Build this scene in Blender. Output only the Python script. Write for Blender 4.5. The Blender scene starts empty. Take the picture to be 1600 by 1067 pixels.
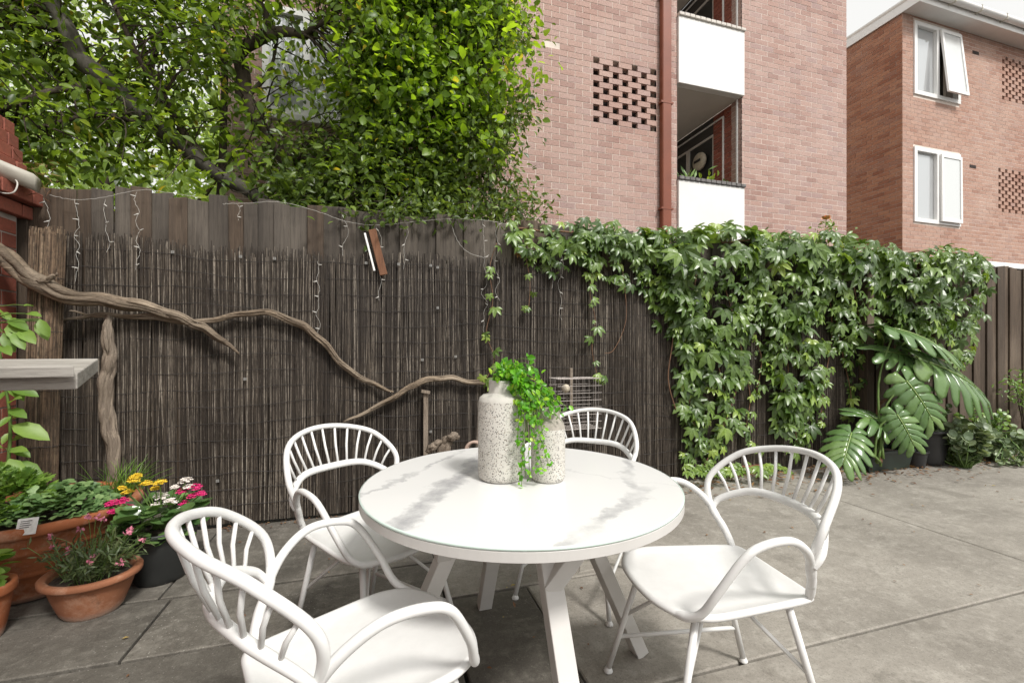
import bpy, math, random
import numpy as np
from mathutils import Vector, Matrix, Quaternion
random.seed(7)
RNG = np.random.default_rng(7)
SC = bpy.context.scene
COL = SC.collection
R = math.radians
# ------------------------------------------------------------------ camera, world, sun, exposure
F, PCX, PCY, H, YAW = 690.0, 800.0, 545.0, 1.2, R(16.7)
cam = bpy.data.cameras.new('camera'); camo = bpy.data.objects.new('camera', cam); COL.objects.link(camo)
camo.location = (0, 0, H); camo.rotation_euler = (R(90), 0, -YAW)
cam.sensor_width = 36; cam.lens = 36*F/1600; cam.shift_y = (PCY-533.5)/1600
cam.clip_start = 0.02; cam.clip_end = 600
SC.camera = camo
SUN_EL, SUN_AZ = R(50), R(158)          # azimuth clockwise from +Y
world = bpy.data.worlds.new('World'); SC.world = world; world.use_nodes = True
wn = world.node_tree.nodes; wl = world.node_tree.links
sky = wn.new('ShaderNodeTexSky'); sky.sky_type = 'NISHITA'; sky.sun_disc = False
sky.sun_elevation = SUN_EL; sky.sun_rotation = SUN_AZ; sky.air_density = 1.0; sky.dust_density = 6.0; sky.ozone_density = 1.0
bw = wn.new('ShaderNodeRGBToBW'); mx = wn.new('ShaderNodeMix'); mx.data_type = 'RGBA'; mx.inputs[0].default_value = 0.86
wl.new(sky.outputs[0], bw.inputs[0]); wl.new(sky.outputs[0], mx.inputs[6]); wl.new(bw.outputs[0], mx.inputs[7])
cl = wn.new('ShaderNodeMix'); cl.data_type = 'RGBA'; cl.inputs[0].default_value = 0.85      # closed bright cloud cover
wl.new(mx.outputs[2], cl.inputs[6]); cl.inputs[7].default_value = (2.95, 2.92, 2.83, 1)
wl.new(cl.outputs[2], wn['Background'].inputs[0]); wn['Background'].inputs[1].default_value = 0.15
sl = bpy.data.lights.new('sun', 'SUN'); sl.energy = 1.5; sl.angle = R(10); sl.color = (1.0, 0.965, 0.92)
slo = bpy.data.objects.new('sun', sl); COL.objects.link(slo)
sv = Vector((math.sin(SUN_AZ)*math.cos(SUN_EL), math.cos(SUN_AZ)*math.cos(SUN_EL), math.sin(SUN_EL)))
slo.rotation_euler = sv.to_track_quat('Z', 'Y').to_euler(); slo.location = (3, -4, 9)
vs = SC.view_settings; vs.view_transform = 'Standard'; vs.look = 'None'; vs.gamma = 1; vs.use_curve_mapping = False
vs.exposure = 1.2
SC.cycles.max_bounces = 8; SC.cycles.transparent_max_bounces = 8

# ------------------------------------------------------------------ placing helpers (survey of the photograph)
def ray(px, py):
    a = (px-PCX)/F; b = (PCY-py)/F
    return np.array([a*math.cos(YAW)+math.sin(YAW), -a*math.sin(YAW)+math.cos(YAW), b])
def Py(px, py, y):
    r = ray(px, py); return Vector(r*y/r[1])+Vector((0, 0, H))
def Pz(px, py, z):
    r = ray(px, py); return Vector(r*(z-H)/r[2])+Vector((0, 0, H))
def Cw(X, d, z=0):
    return Vector((X*math.cos(YAW)+d*math.sin(YAW), -X*math.sin(YAW)+d*math.cos(YAW), z))
def proj(p):
    X = p[0]*math.cos(YAW)-p[1]*math.sin(YAW); d = p[0]*math.sin(YAW)+p[1]*math.cos(YAW)
    return PCX+F*X/max(d, .05), PCY-F*(p[2]-H)/max(d, .05), d

# ------------------------------------------------------------------ materials
class NT:
    def __init__(s, name):
        s.m = bpy.data.materials.new(name); s.m.use_nodes = True; s.t = s.m.node_tree; s.b = s.t.nodes['Principled BSDF']
    def n(s, kind, **kw):
        nd = s.t.nodes.new('ShaderNode'+kind)
        for k, v in kw.items():
            if k.startswith('i_'):
                key = k[2:]; key = int(key) if key.isdigit() else key.replace('_', ' ')
                nd.inputs[key].default_value = v
            else: setattr(nd, k, v)
        return nd
    def l(s, a, b): s.t.links.new(a, b)
    def coord(s, scale=(1, 1, 1), which='Object'):
        if which == 'Pos':
            g = s.n('NewGeometry'); o = g.outputs['Position']
        else:
            g = s.n('TexCoord'); o = g.outputs[which]
        mp = s.n('Mapping'); mp.inputs['Scale'].default_value = scale; s.l(o, mp.inputs[0]); return mp.outputs[0]
    def noise(s, co, scale, detail=4, rough=.55, dist=0.):
        nd = s.n('TexNoise', i_Scale=scale, i_Detail=detail, i_Roughness=rough, i_Distortion=dist); s.l(co, nd.inputs['Vector']); return nd.outputs[0]
    def ramp(s, fac, stops, interp='LINEAR'):
        nd = s.n('ValToRGB'); cr = nd.color_ramp; cr.interpolation = interp
        while len(cr.elements) < len(stops): cr.elements.new(0.5)
        for e, (p, c) in zip(cr.elements, stops):
            e.position = p; e.color = (c, c, c, 1) if not hasattr(c, '__len__') else (*c, 1)
        s.l(fac, nd.inputs[0]); return nd.outputs[0]
    def mix(s, fac, a, b, blend='MIX'):
        nd = s.n('Mix', data_type='RGBA', blend_type=blend)
        for sock, v in ((nd.inputs[0], fac), (nd.inputs[6], a), (nd.inputs[7], b)):
            if hasattr(v, 'node'): s.l(v, sock)
            elif hasattr(v, '__len__'): sock.default_value = (*v, 1)
            else: sock.default_value = v
        return nd.outputs[2]
    def math(s, op, a, b=0., clamp=False):
        nd = s.n('Math', operation=op, use_clamp=clamp)
        for sock, v in ((nd.inputs[0], a), (nd.inputs[1], b)):
            if hasattr(v, 'node'): s.l(v, sock)
            else: sock.default_value = v
        return nd.outputs[0]
    def attr(s):
        nd = s.n('Attribute', attribute_name='rnd'); return nd.outputs['Fac']
    def bump(s, h, strength=.3, dist=.01):
        nd = s.n('Bump', i_Strength=strength, i_Distance=dist); s.l(h, nd.inputs['Height']); s.l(nd.outputs[0], s.b.inputs['Normal'])
    def col(s, c):
        if hasattr(c, 'node'): s.l(c, s.b.inputs['Base Color'])
        else: s.b.inputs['Base Color'].default_value = (*c, 1)
    def rough(s, r):
        if hasattr(r, 'node'): s.l(r, s.b.inputs['Roughness'])
        else: s.b.inputs['Roughness'].default_value = r
M = {}
def simple(name, c, rough=.6, var=.0, nscale=8, bump=0., bscale=80, metal=0., spec=.5):
    t = NT(name)
    if var > 0:
        co = t.coord(which='Pos'); nz = t.noise(co, nscale, 6)
        t.col(t.mix(t.ramp(nz, [(.3, 0), (.7, 1)]), tuple(x*(1-var) for x in c), tuple(min(1, x*(1+var)) for x in c)))
        if bump: t.bump(t.noise(co, bscale, 4), bump, .004)
    else: t.col(c)
    t.rough(rough); t.b.inputs['Metallic'].default_value = metal; t.b.inputs['Specular IOR Level'].default_value = spec
    M[name] = t.m; return t.m
def leafmat(name, stops, rough=.45, trans=.35, spec=.5, back=None):
    t = NT(name); a = t.attr(); c = t.ramp(a, stops)
    co = t.coord(which='Pos'); nz = t.noise(co, 55, 3)
    c2 = t.mix(t.ramp(nz, [(.35, .0), (.75, .2)]), c, (.03, .07, .012))
    t.col(c2); t.rough(rough); t.b.inputs['Specular IOR Level'].default_value = spec
    tr = t.n('BsdfTranslucent'); tc = t.mix(1., c, (1.6, 1.55, .7), 'MULTIPLY'); t.l(tc, tr.inputs[0])
    ms = t.n('MixShader'); ms.inputs[0].default_value = trans
    t.l(t.b.outputs[0], ms.inputs[1]); t.l(tr.outputs[0], ms.inputs[2]); t.l(ms.outputs[0], t.t.nodes['Material Output'].inputs[0])
    M[name] = t.m

# concrete paving
def concrete(name, base, dark, light):
    t = NT(name); co = t.coord(which='Pos')
    n1 = t.noise(co, 1.3, 6, .6, .4); n2 = t.noise(co, 6, 8, .7); n3 = t.noise(co, 60, 6, .7)
    mp = t.n('Mapping'); mp.inputs['Scale'].default_value = (3, 11, 1); mp.inputs['Rotation'].default_value = (0, 0, .5); t.l(co, mp.inputs[0])
    n4 = t.noise(mp.outputs[0], 1.2, 5, .6)
    c = t.mix(t.ramp(n1, [(.25, .15), (.58, 1)]), dark, base)
    c = t.mix(t.ramp(n2, [(.5, 0), (.74, .5)]), c, light)
    c = t.mix(t.ramp(n4, [(.56, 0), (.78, .35)]), c, light)
    n7 = t.noise(co, 24, 6, .72, .5); c = t.mix(t.ramp(n7, [(.52, 0), (.66, .26)]), c, light); c = t.mix(t.ramp(n7, [(.32, .3), (.45, 0)]), c, dark)
    n5 = t.noise(co, 2.6, 9, .75, .6)
    c = t.mix(t.ramp(n5, [(.55, 0), (.62, .5), (.8, .7)]), c, dark)
    c = t.mix(t.ramp(t.noise(co, 150, 4, .7), [(.3, .55), (.46, 0), (.62, 0)]), c, tuple(x*.5 for x in dark))
    c = t.mix(t.ramp(t.noise(co, 210, 3, .7), [(.58, 0), (.7, .5)]), c, light)
    c = t.mix(t.ramp(n3, [(.3, .32), (.5, 0)]), c, tuple(x*.45 for x in dark))
    v = t.n('TexVoronoi', i_Scale=55.); t.l(co, v.inputs['Vector'])
    gate = t.ramp(t.noise(co, 1.7, 3), [(.42, 0), (.6, 1)])
    sp = t.math('MULTIPLY', t.ramp(v.outputs['Distance'], [(.09, 1), (.17, 0)]), t.math('MULTIPLY', gate, .5))
    c = t.mix(sp, c, (.5, .48, .43))
    a = t.attr(); c = t.mix(t.ramp(a, [(0, .0), (1, .35)]), c, tuple(x*.6 for x in dark))
    t.col(c); t.rough(t.ramp(n2, [(.3, .7), (.7, .95)]))
    t.bump(t.math('ADD', t.math('MULTIPLY', n3, .6), n2), .35, .006); M[name] = t.m
concrete('concrete', (.285, .262, .226), (.15, .135, .112), (.45, .425, .375))
concrete('paver', (.128, .116, .097), (.055, .049, .04), (.3, .28, .24))
# bricks
def brickmat(name, stops, pale):
    t = NT(name); a = t.attr(); co = t.coord(which='Pos')
    c = t.ramp(a, stops)
    n1 = t.noise(co, 1.1, 4, .6); n2 = t.noise(co, 45, 5, .7)
    c = t.mix(t.ramp(n1, [(.36, .05), (.72, .5)]), c, pale)
    c = t.mix(t.ramp(n2, [(.3, .4), (.55, 0)]), c, (.09, .045, .035))
    t.col(c); t.rough(.85); t.bump(n2, .5, .006); M[name] = t.m
brickmat('brick', [(0, (.31, .175, .145)), (.3, (.41, .25, .205)), (.7, (.46, .3, .25)), (1, (.36, .24, .22))], (.53, .4, .355))
brickmat('brick_shaded', [(0, (.26, .095, .05)), (.4, (.37, .155, .085)), (.75, (.42, .2, .115)), (1, (.3, .14, .095))], (.44, .24, .16))  # far building's side face: its shade is put into a darker brick colour
brickmat('brick_lit', [(0, (.34, .175, .125)), (.4, (.43, .245, .18)), (.75, (.47, .285, .215)), (1, (.39, .235, .19))], (.54, .385, .31))  # far building's front face: paler copy, the light put into the colour
brickmat('brick_red', [(0, (.2, .055, .035)), (1, (.32, .09, .055))], (.36, .13, .09))
simple('mortar', (.7, .61, .54), .95, .12, 6, .4, 120)
simple('mortar_grey', (.4, .35, .31), .95, .15, 6, .4, 120)
# timber
def wood(name, dark, mid, light, grain=(26, 26, 1.2), rough=.85, bump=.5):
    t = NT(name); co = t.coord(grain, 'Pos'); a = t.attr()
    cc = t.n('CombineXYZ'); off = t.math('MULTIPLY', a, 37.0)
    for i in range(3): t.l(off, cc.inputs[i])
    ad = t.n('VectorMath', operation='ADD'); t.l(co, ad.inputs[0]); t.l(cc.outputs[0], ad.inputs[1])
    n1 = t.noise(ad.outputs[0], 1.6, 8, .65, .6); n2 = t.noise(ad.outputs[0], 6., 6, .7); n3 = t.noise(t.coord((2, 2, .7), 'Pos'), 1.5, 4)
    c = t.mix(t.ramp(n1, [(.3, 0), (.65, 1)]), dark, mid)
    c = t.mix(t.ramp(n3, [(.45, 0), (.72, .7)]), c, light)
    c = t.mix(t.ramp(n2, [(.3, .6), (.48, 0)]), c, tuple(x*.35 for x in dark))
    c = t.mix(t.ramp(a, [(0, 0), (1, .55)]), c, tuple(x*.7 for x in dark))
    t.col(c); t.rough(rough); t.bump(n1, bump, .01); M[name] = t.m
wood('paling', (.04, .032, .025), (.115, .095, .074), (.2, .173, .142))
wood('paling_brown', (.042, .028, .018), (.11, .076, .05), (.19, .147, .108))
wood('grey_timber', (.24, .222, .195), (.46, .435, .39), (.6, .575, .53), (2, 14, 26))
wood('driftwood', (.09, .065, .043), (.29, .22, .15), (.42, .345, .26), (5, 34, 34), .8, 1.)
wood('driftwood_post', (.11, .082, .06), (.3, .24, .18), (.43, .37, .3), (34, 34, 4), .8, 1.)
wood('bark', (.03, .02, .014), (.085, .06, .042), (.15, .125, .095), (14, 14, 5), .9, .8)
wood('bark_grey', (.06, .05, .04), (.16, .145, .12), (.3, .28, .24), (10, 10, 4), .9, .6)
wood('red_timber', (.12, .05, .025), (.22, .1, .05), (.27, .14, .08))
def reedmat(name, stops):
    t = NT(name); a = t.attr(); c = t.ramp(a, stops)
    co = t.coord((1, 1, 1), 'Pos'); off = t.math('MULTIPLY', a, 91.0); cc = t.n('CombineXYZ'); t.l(off, cc.inputs[0]); t.l(off, cc.inputs[2])
    ad = t.n('VectorMath', operation='ADD'); t.l(co, ad.inputs[0]); t.l(cc.outputs[0], ad.inputs[1])
    n1 = t.noise(ad.outputs[0], 8.5, 5, .65); n3 = t.noise(co, 1.4, 5, .65); n4 = t.noise(ad.outputs[0], 40, 3, .6)
    c = t.mix(t.ramp(n1, [(.36, .8), (.56, 0)]), c, (.02, .015, .011))
    c = t.mix(t.ramp(n1, [(.6, 0), (.75, .55)]), c, tuple(min(.5, x*1.1) for x in stops[-1][1]))
    c = t.mix(t.ramp(n4, [(.3, .5), (.5, 0)]), c, (.015, .01, .008))
    c = t.mix(t.ramp(n3, [(.38, 0), (.65, .6)]), c, (.026, .019, .014))
    t.col(c); t.rough(.7); M[name] = t.m
reedmat('reed', [(0, (.022, .015, .009)), (.35, (.055, .041, .029)), (.6, (.12, .095, .07)), (.82, (.2, .167, .13)), (1, (.34, .295, .24))])
reedmat('reed_tan', [(0, (.09, .055, .033)), (.5, (.2, .135, .085)), (1, (.36, .27, .18))])
# painted, plastic, metal
def whitepaint():
    t = NT('white_paint'); co = t.coord(which='Object'); n1 = t.noise(co, 14, 5, .7)
    t.col(t.mix(t.ramp(n1, [(.35, 0), (.7, 1)]), (.67, .668, .652), (.73, .727, .71)))
    t.rough(t.ramp(n1, [(.3, .34), (.7, .5)])); M['white_paint'] = t.m
whitepaint()
simple('leg_paint', (.58, .565, .54), .45, .05, 9)
simple('render_white', (.78, .77, .745), .8, .05, 1.5, .15, 60)
simple('window_white', (.82, .81, .79), .5, .03, 4)
simple('soffit', (.62, .58, .53), .85, .06, 2)
simple('downpipe', (.2, .052, .022), .45, .15, 3)
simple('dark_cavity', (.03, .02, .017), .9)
simple('grey_coping', (.16, .15, .145), .8, .3, 20, .4, 60)
simple('wire', (.03, .026, .024), .7)
simple('cage_wire', (.3, .27, .25), .5, .2, 30, metal=.6)
simple('cable_white', (.5, .48, .44), .5)
simple('clip_white', (.24, .235, .22), .5)
simple('plastic_black', (.022, .022, .023), .38, .3, 5)
simple('plastic_charcoal', (.019, .02, .019), .5, .3, 5)
simple('trough_green', (.014, .024, .018), .4, .3, 5)
simple('soil', (.05, .037, .027), .95, .6, 60, .9, 140)
simple('gutter', (.5, .47, .4), .55, .25, 6)
simple('hose', (.36, .26, .21), .6)
simple('tag', (.75, .76, .74), .5, .12, 60)
simple('beige_metal', (.5, .44, .34), .5, .2, 20)
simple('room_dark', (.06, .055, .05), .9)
simple('curtain', (.62, .62, .62), .9, .06, 5)
simple('ground_dirt', (.028, .024, .019), .95, .5, 4, .5, 60)
def terracotta(name, c):
    t = NT(name); co = t.coord(which='Object'); n1 = t.noise(co, 5, 6, .65); n2 = t.noise(co, 60, 4, .6)
    k = t.mix(t.ramp(n1, [(.35, 0), (.7, 1)]), tuple(x*.72 for x in c), c)
    sx = t.n('SeparateXYZ'); t.l(t.n('TexCoord').outputs['Object'], sx.inputs[0])
    salt = t.math('MULTIPLY', t.ramp(t.math('ADD', sx.outputs[2], t.math('MULTIPLY', n1, .08)), [(.045, 1), (.085, 0)]), .55)
    k = t.mix(salt, k, (.5, .44, .38))
    k = t.mix(t.ramp(t.noise(co, 9, 8, .75), [(.5, 0), (.66, .5), (.8, .7)]), k, (.46, .29, .2))
    k = t.mix(t.ramp(t.noise(co, 17, 8, .75), [(.56, 0), (.7, .6)]), k, (.12, .055, .03))
    t.col(k); t.rough(.85); t.bump(n2, .35, .004); M[name] = t.m
terracotta('terracotta', (.34, .105, .036)); terracotta('terracotta_pale', (.31, .122, .058))
def marble():
    t = NT('marble'); tc = t.n('TexCoord'); o = tc.outputs['Object']
    nz = t.n('TexNoise', i_Scale=3.4, i_Detail=10., i_Roughness=.7); t.l(o, nz.inputs['Vector'])
    sx = t.n('SeparateXYZ'); t.l(o, sx.inputs[0]); ns = t.n('SeparateColor'); t.l(nz.outputs['Color'], ns.inputs[0])
    x = t.math('ADD', sx.outputs[0], t.math('MULTIPLY', t.math('SUBTRACT', ns.outputs[0], .5), .26))
    y = t.math('ADD', sx.outputs[1], t.math('MULTIPLY', t.math('SUBTRACT', ns.outputs[1], .5), .26))
    def vein(ax, ay, c, w, soft):     # soft band around a line, wandering with the noise
        d = t.math('ABSOLUTE', t.math('ADD', t.math('ADD', t.math('MULTIPLY', x, ax), t.math('MULTIPLY', y, ay)), c))
        return t.ramp(d, [(0, soft), (w*.55, soft*.8), (w, 0)])
    fine = t.noise(o, 22, 8, .7)
    v1 = vein(.975, -.22, .228, .045, 1.); v2 = t.math('MULTIPLY', vein(.99, -.14, -.397, .026, .8), t.ramp(t.math('ADD', y, .5), [(.28, 0), (.36, 1)]))
    v3 = t.math('MULTIPLY', vein(.8, -.6, -.393, .03, .8), t.ramp(t.math('ADD', y, .5), [(.36, 1), (.44, 0)])); v4 = vein(.942, -.336, .40, .015, .75); v5 = vein(.5, .86, -.2, .008, .3)
    m = t.math('MAXIMUM', t.math('MAXIMUM', v1, v2), t.math('MAXIMUM', v3, t.math('MAXIMUM', v4, v5)))
    m = t.math('MULTIPLY', m, t.ramp(t.noise(o, 4.5, 5, .6), [(.33, 0), (.5, 1)]))
    m = t.math('MULTIPLY', m, t.ramp(fine, [(.3, .45), (.6, 1)]))
    c = t.mix(m, (.74, .737, .722), (.38, .38, .385))
    c = t.mix(t.ramp(t.noise(o, 2.2, 6, .6), [(.5, 0), (.75, .16)]), c, (.6, .6, .6))
    t.col(c); t.rough(.22); t.b.inputs['Coat Weight'].default_value = .3; t.b.inputs['Coat Roughness'].default_value = .06; M['marble'] = t.m
marble()
t = NT('glass_edge'); t.col((.62, .74, .68)); t.rough(.12); M['glass_edge'] = t.m
def terrazzo():
    t = NT('terrazzo'); co = t.coord(which='Object'); base = t.mix(t.ramp(t.noise(co, 9, 4), [(.35, 0), (.7, 1)]), (.52, .503, .455), (.62, .602, .55))
    c = base
    for sc, th, seed in ((185, .19, 0), (290, .23, 3), (125, .11, 7)):
        mp = t.n('Mapping'); mp.inputs['Location'].default_value = (seed, seed*.3, 0); mp.inputs['Scale'].default_value = (1, 1, .8); t.l(co, mp.inputs[0])
        v = t.n('TexVoronoi', i_Scale=float(sc)); t.l(mp.outputs[0], v.inputs['Vector'])
        s2 = t.n('SeparateColor'); t.l(v.outputs['Color'], s2.inputs[0])
        pick = t.math('GREATER_THAN', s2.outputs[0], .62)
        msk = t.math('MULTIPLY', t.ramp(v.outputs['Distance'], [(th*1.5, 1), (th*1.9, 0)]), pick)
        chip = t.ramp(s2.outputs[1], [(0, (.03, .03, .03)), (.4, (.07, .055, .05)), (.6, (.2, .17, .14)), (.8, (.36, .31, .25)), (1, (.72, .7, .66))], 'CONSTANT')
        c = t.mix(msk, c, chip)
    t.col(c); t.rough(.55); M['terrazzo'] = t.m
terrazzo()
simple('cement', (.51, .493, .447), .8, .08, 25, .3, 150); simple('cement_tan', (.34, .31, .265), .8, .12, 30, .3, 150)
def glassmat(name, c, r=.05, gl=.35):
    t = NT(name); t.col(c); t.rough(.3); g = t.n('BsdfGlossy', i_Roughness=r); g.inputs[0].default_value = (.9, .93, .93, 1)
    ms = t.n('MixShader'); ms.inputs[0].default_value = gl; t.l(t.b.outputs[0], ms.inputs[1]); t.l(g.outputs[0], ms.inputs[2])
    t.l(ms.outputs[0], t.t.nodes['Material Output'].inputs[0]); M[name] = t.m
glassmat('pane_pale', (.4, .41, .42)); glassmat('pane_dark', (.02, .022, .022), .05, .06); glassmat('pane_white', (.66, .68, .67), .1, .2)
leafmat('leaf_tree', [(0, (0.057, 0.102, 0.016)), (.4, (0.125, 0.198, 0.025)), (.8, (0.204, 0.295, 0.036)), (.96, (0.284, 0.375, 0.051)), (1, (0.454, 0.375, 0.057))], .38, .52)
leafmat('leaf_bright', [(0, (0.117, 0.208, 0.019)), (.4, (0.234, 0.377, 0.029)), (.85, (0.364, 0.520, 0.046)), (.97, (0.468, 0.585, 0.065)), (1, (0.620, 0.520, 0.078))], .4, .55)
leafmat('leaf_fine', [(0, (0.049, 0.081, 0.018)), (.5, (0.108, 0.167, 0.033)), (1, (0.227, 0.314, 0.065))], .33, .42)
leafmat('leaf_far', [(0, (0.184, 0.276, 0.069)), (.5, (0.310, 0.425, 0.127)), (1, (0.460, 0.552, 0.230))], .5, .55)
leafmat('leaf_vine', [(0, (0.044, 0.089, 0.019)), (.45, (0.106, 0.182, 0.038)), (.8, (0.190, 0.294, 0.055)), (.95, (0.322, 0.433, 0.078)), (1, (0.288, 0.133, 0.044))], .36, .27, .7)
leafmat('leaf_monstera', [(0, (0.062, 0.130, 0.041)), (.6, (0.137, 0.246, 0.075)), (1, (0.329, 0.452, 0.151))], .24, .2, .8)
leafmat('leaf_jade', [(0, (.07, .14, .03)), (.6, (.16, .28, .06)), (1, (.29, .41, .11))], .35, .2)
leafmat('leaf_greyjade', [(0, (.11, .16, .08)), (.6, (.22, .29, .16)), (1, (.36, .43, .26))], .4, .15)
leafmat('leaf_faux', [(0, (.05, .2, .015)), (.5, (.13, .4, .02)), (.85, (.26, .52, .03)), (1, (.42, .6, .05))], .33, .35)
leafmat('leaf_herb', [(0, (.07, .15, .02)), (.5, (.15, .27, .04)), (1, (.26, .4, .08))], .45, .35)
leafmat('leaf_strawberry', [(0, (.07, .14, .045)), (.6, (.14, .24, .085)), (1, (.24, .36, .14))], .5, .25)
leafmat('leaf_dull', [(0, (.05, .075, .03)), (.6, (.1, .14, .06)), (1, (.17, .2, .09))], .5, .3)
leafmat('leaf_dry', [(0, (.12, .05, .025)), (.5, (.22, .1, .05)), (.85, (.3, .17, .08)), (1, (.42, .34, .1))], .7, .15)
for nm, c in (('petal_yellow', (.75, .52, .03)), ('petal_pink', (.62, .02, .16)), ('petal_white', (.8, .74, .68)), ('petal_soft', (.55, .18, .25)), ('petal_orange', (.75, .35, .14))):
    simple(nm, c, .6, .15, 60)
leafmat('stem_green', [(0, (.08, .16, .03)), (1, (.16, .24, .06))], .5, .1)
simple('stem_brown', (.17, .09, .05), .8, .3, 20)

# ------------------------------------------------------------------ mesh helpers
class MB:
    def __init__(s): s.v = []; s.f = []; s.r = []
    def add(s, vs, fs, r=.5):
        o = len(s.v); s.v.extend([tuple(v) for v in vs]); s.f.extend([tuple(i+o for i in f) for f in fs]); s.r.extend([r]*len(fs)); return s
    def box(s, x0, x1, y0, y1, z0, z1, r=.5, mat=None):
        vs = [Vector(p) for p in ((x0, y0, z0), (x1, y0, z0), (x1, y1, z0), (x0, y1, z0), (x0, y0, z1), (x1, y0, z1), (x1, y1, z1), (x0, y1, z1))]
        if mat is not None: vs = [mat @ v for v in vs]
        return s.add(vs, [(0, 3, 2, 1), (4, 5, 6, 7), (0, 1, 5, 4), (1, 2, 6, 5), (2, 3, 7, 6), (3, 0, 4, 7)], r)
    def cbox(s, x0, x1, y0, y1, z0, z1, c=.004, r=.5, mat=None):
        # chamfered box (three crossed slabs hull): 24 verts
        vs = []; 
        for sx in (0, 1):
            for sy in (0, 1):
                for sz in (0, 1):
                    X = (x0, x1)[sx]; Y = (y0, y1)[sy]; Z = (z0, z1)[sz]
                    dx = c if sx == 0 else -c; dy = c if sy == 0 else -c; dz = c if sz == 0 else -c
                    vs += [(X, Y+dy, Z+dz), (X+dx, Y, Z+dz), (X+dx, Y+dy, Z)]
        I = lambda a, b, d, k: (a*4+b*2+d)*3+k
        fs = []
        for a in (0, 1):
            q = [I(a, 0, 0, 0), I(a, 1, 0, 0), I(a, 1, 1, 0), I(a, 0, 1, 0)]; fs.append(q[::-1] if a == 0 else q)
            q = [I(0, a, 0, 1), I(1, a, 0, 1), I(1, a, 1, 1), I(0, a, 1, 1)]; fs.append(q if a == 0 else q[::-1])
            q = [I(0, 0, a, 2), I(1, 0, a, 2), I(1, 1, a, 2), I(0, 1, a, 2)]; fs.append(q[::-1] if a == 0 else q)
        for a in (0, 1):
            for b in (0, 1):
                q = [I(a, b, 0, 0), I(a, b, 1, 0), I(a, b, 1, 1), I(a, b, 0, 1)]; fs.append(q if (a ^ b) else q[::-1])
                q = [I(a, 0, b, 0), I(a, 1, b, 0), I(a, 1, b, 2), I(a, 0, b, 2)]; fs.append(q if (a == b) else q[::-1])
                q = [I(0, a, b, 1), I(1, a, b, 1), I(1, a, b, 2), I(0, a, b, 2)]; fs.append(q if (a ^ b) else q[::-1])
                for d in (0, 1):
                    q = [I(a, b, d, 0), I(a, b, d, 1), I(a, b, d, 2)]; fs.append(q if (a+b+d) % 2 == 1 else q[::-1])
        if mat is not None: vs = [mat @ Vector(v) for v in vs]
        return s.add(vs, fs, r)
    def tube(s, pts, rad, seg=8, closed=False, r=.5, flat=1., ridge=None, up=None):
        pts = [Vector(p) for p in pts]; n = len(pts)
        if not hasattr(rad, '__len__'): rad = [rad]*n
        tang = []
        for i in range(n):
            a = pts[(i-1) % n] if (closed or i > 0) else pts[i]; b = pts[(i+1) % n] if (closed or i < n-1) else pts[i]
            d = (b-a); tang.append(d.normalized() if d.length > 1e-9 else Vector((0, 0, 1)))
        nrm = Vector(up) if up is not None else (Vector((0, 0, 1)) if abs(tang[0].z) < .9 else Vector((1, 0, 0)))
        vs = []
        for i in range(n):
            if up is not None: nrm = Vector(up)
            nrm = nrm - tang[i]*nrm.dot(tang[i])
            if nrm.length < 1e-6: nrm = tang[i].orthogonal()
            nrm.normalize(); bi = tang[i].cross(nrm)
            for k in range(seg):
                a = 2*math.pi*k/seg; q = rad[i]
                if ridge: q *= ridge(i/(n-1), a)
                vs.append(pts[i] + nrm*(math.sin(a)*q*flat) + bi*(math.cos(a)*q))
        fs = []
        for i in range(n if closed else n-1):
            j = (i+1) % n
            for k in range(seg):
                l = (k+1) % seg; fs.append((i*seg+k, i*seg+l, j*seg+l, j*seg+k))
        if not closed:
            fs.append(tuple(range(seg-1, -1, -1))); fs.append(tuple((n-1)*seg+k for k in range(seg)))
        return s.add(vs, fs, r)
    def lathe(s, prof, seg=32, c=(0, 0, 0), sx=1, sy=1, r=.5, cap=True):
        vs = []; n = len(prof)
        for (q, z) in prof:
            for k in range(seg):
                a = 2*math.pi*k/seg; vs.append((c[0]+q*math.cos(a)*sx, c[1]+q*math.sin(a)*sy, c[2]+z))
        fs = []
        for i in range(n-1):
            for k in range(seg):
                l = (k+1) % seg; fs.append((i*seg+k, i*seg+l, (i+1)*seg+l, (i+1)*seg+k))
        if cap:
            fs.append(tuple(range(seg-1, -1, -1))); fs.append(tuple((n-1)*seg+k for k in range(seg)))
        return s.add(vs, fs, r)
    def prism(s, poly, z0, z1, ch=.006, r=.5):
        n = len(poly); P = [Vector((p[0], p[1])) for p in poly]
        ins = []
        for i in range(n):
            a = (P[i]-P[i-1]).normalized(); b = (P[(i+1) % n]-P[i]).normalized()
            na = Vector((-a.y, a.x)); nb = Vector((-b.y, b.x)); m = (na+nb); m = m/max(m.length_squared/2, .3)
            ins.append(P[i]+m*ch)
        vs = [(p.x, p.y, z0) for p in P]+[(p.x, p.y, z1-ch*.8) for p in P]+[(p.x, p.y, z1) for p in ins]
        fs = [tuple(range(n-1, -1, -1)), tuple(2*n+i for i in range(n))]
        for i in range(n):
            j = (i+1) % n; fs += [(i, j, n+j, n+i), (n+i, n+j, 2*n+j, 2*n+i)]
        return s.add(vs, fs, r)
    def mesh(s, name, mat, smooth=False):
        me = bpy.data.meshes.new(name); me.from_pydata(s.v, [], s.f)
        a = me.attributes.new('rnd', 'FLOAT', 'FACE'); a.data.foreach_set('value', np.array(s.r, dtype=np.float32))
        if smooth: me.polygons.foreach_set('use_smooth', [True]*len(me.polygons))
        me.materials.append(M[mat]); me.update(); return me
    def obj(s, name, mat, parent=None, smooth=False, world=True):
        return link(name, s.mesh(name, mat, smooth), parent, world)
def wm(o):
    m = o.matrix_basis.copy()
    return (wm(o.parent) @ o.matrix_parent_inverse @ m) if o.parent else m
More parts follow.
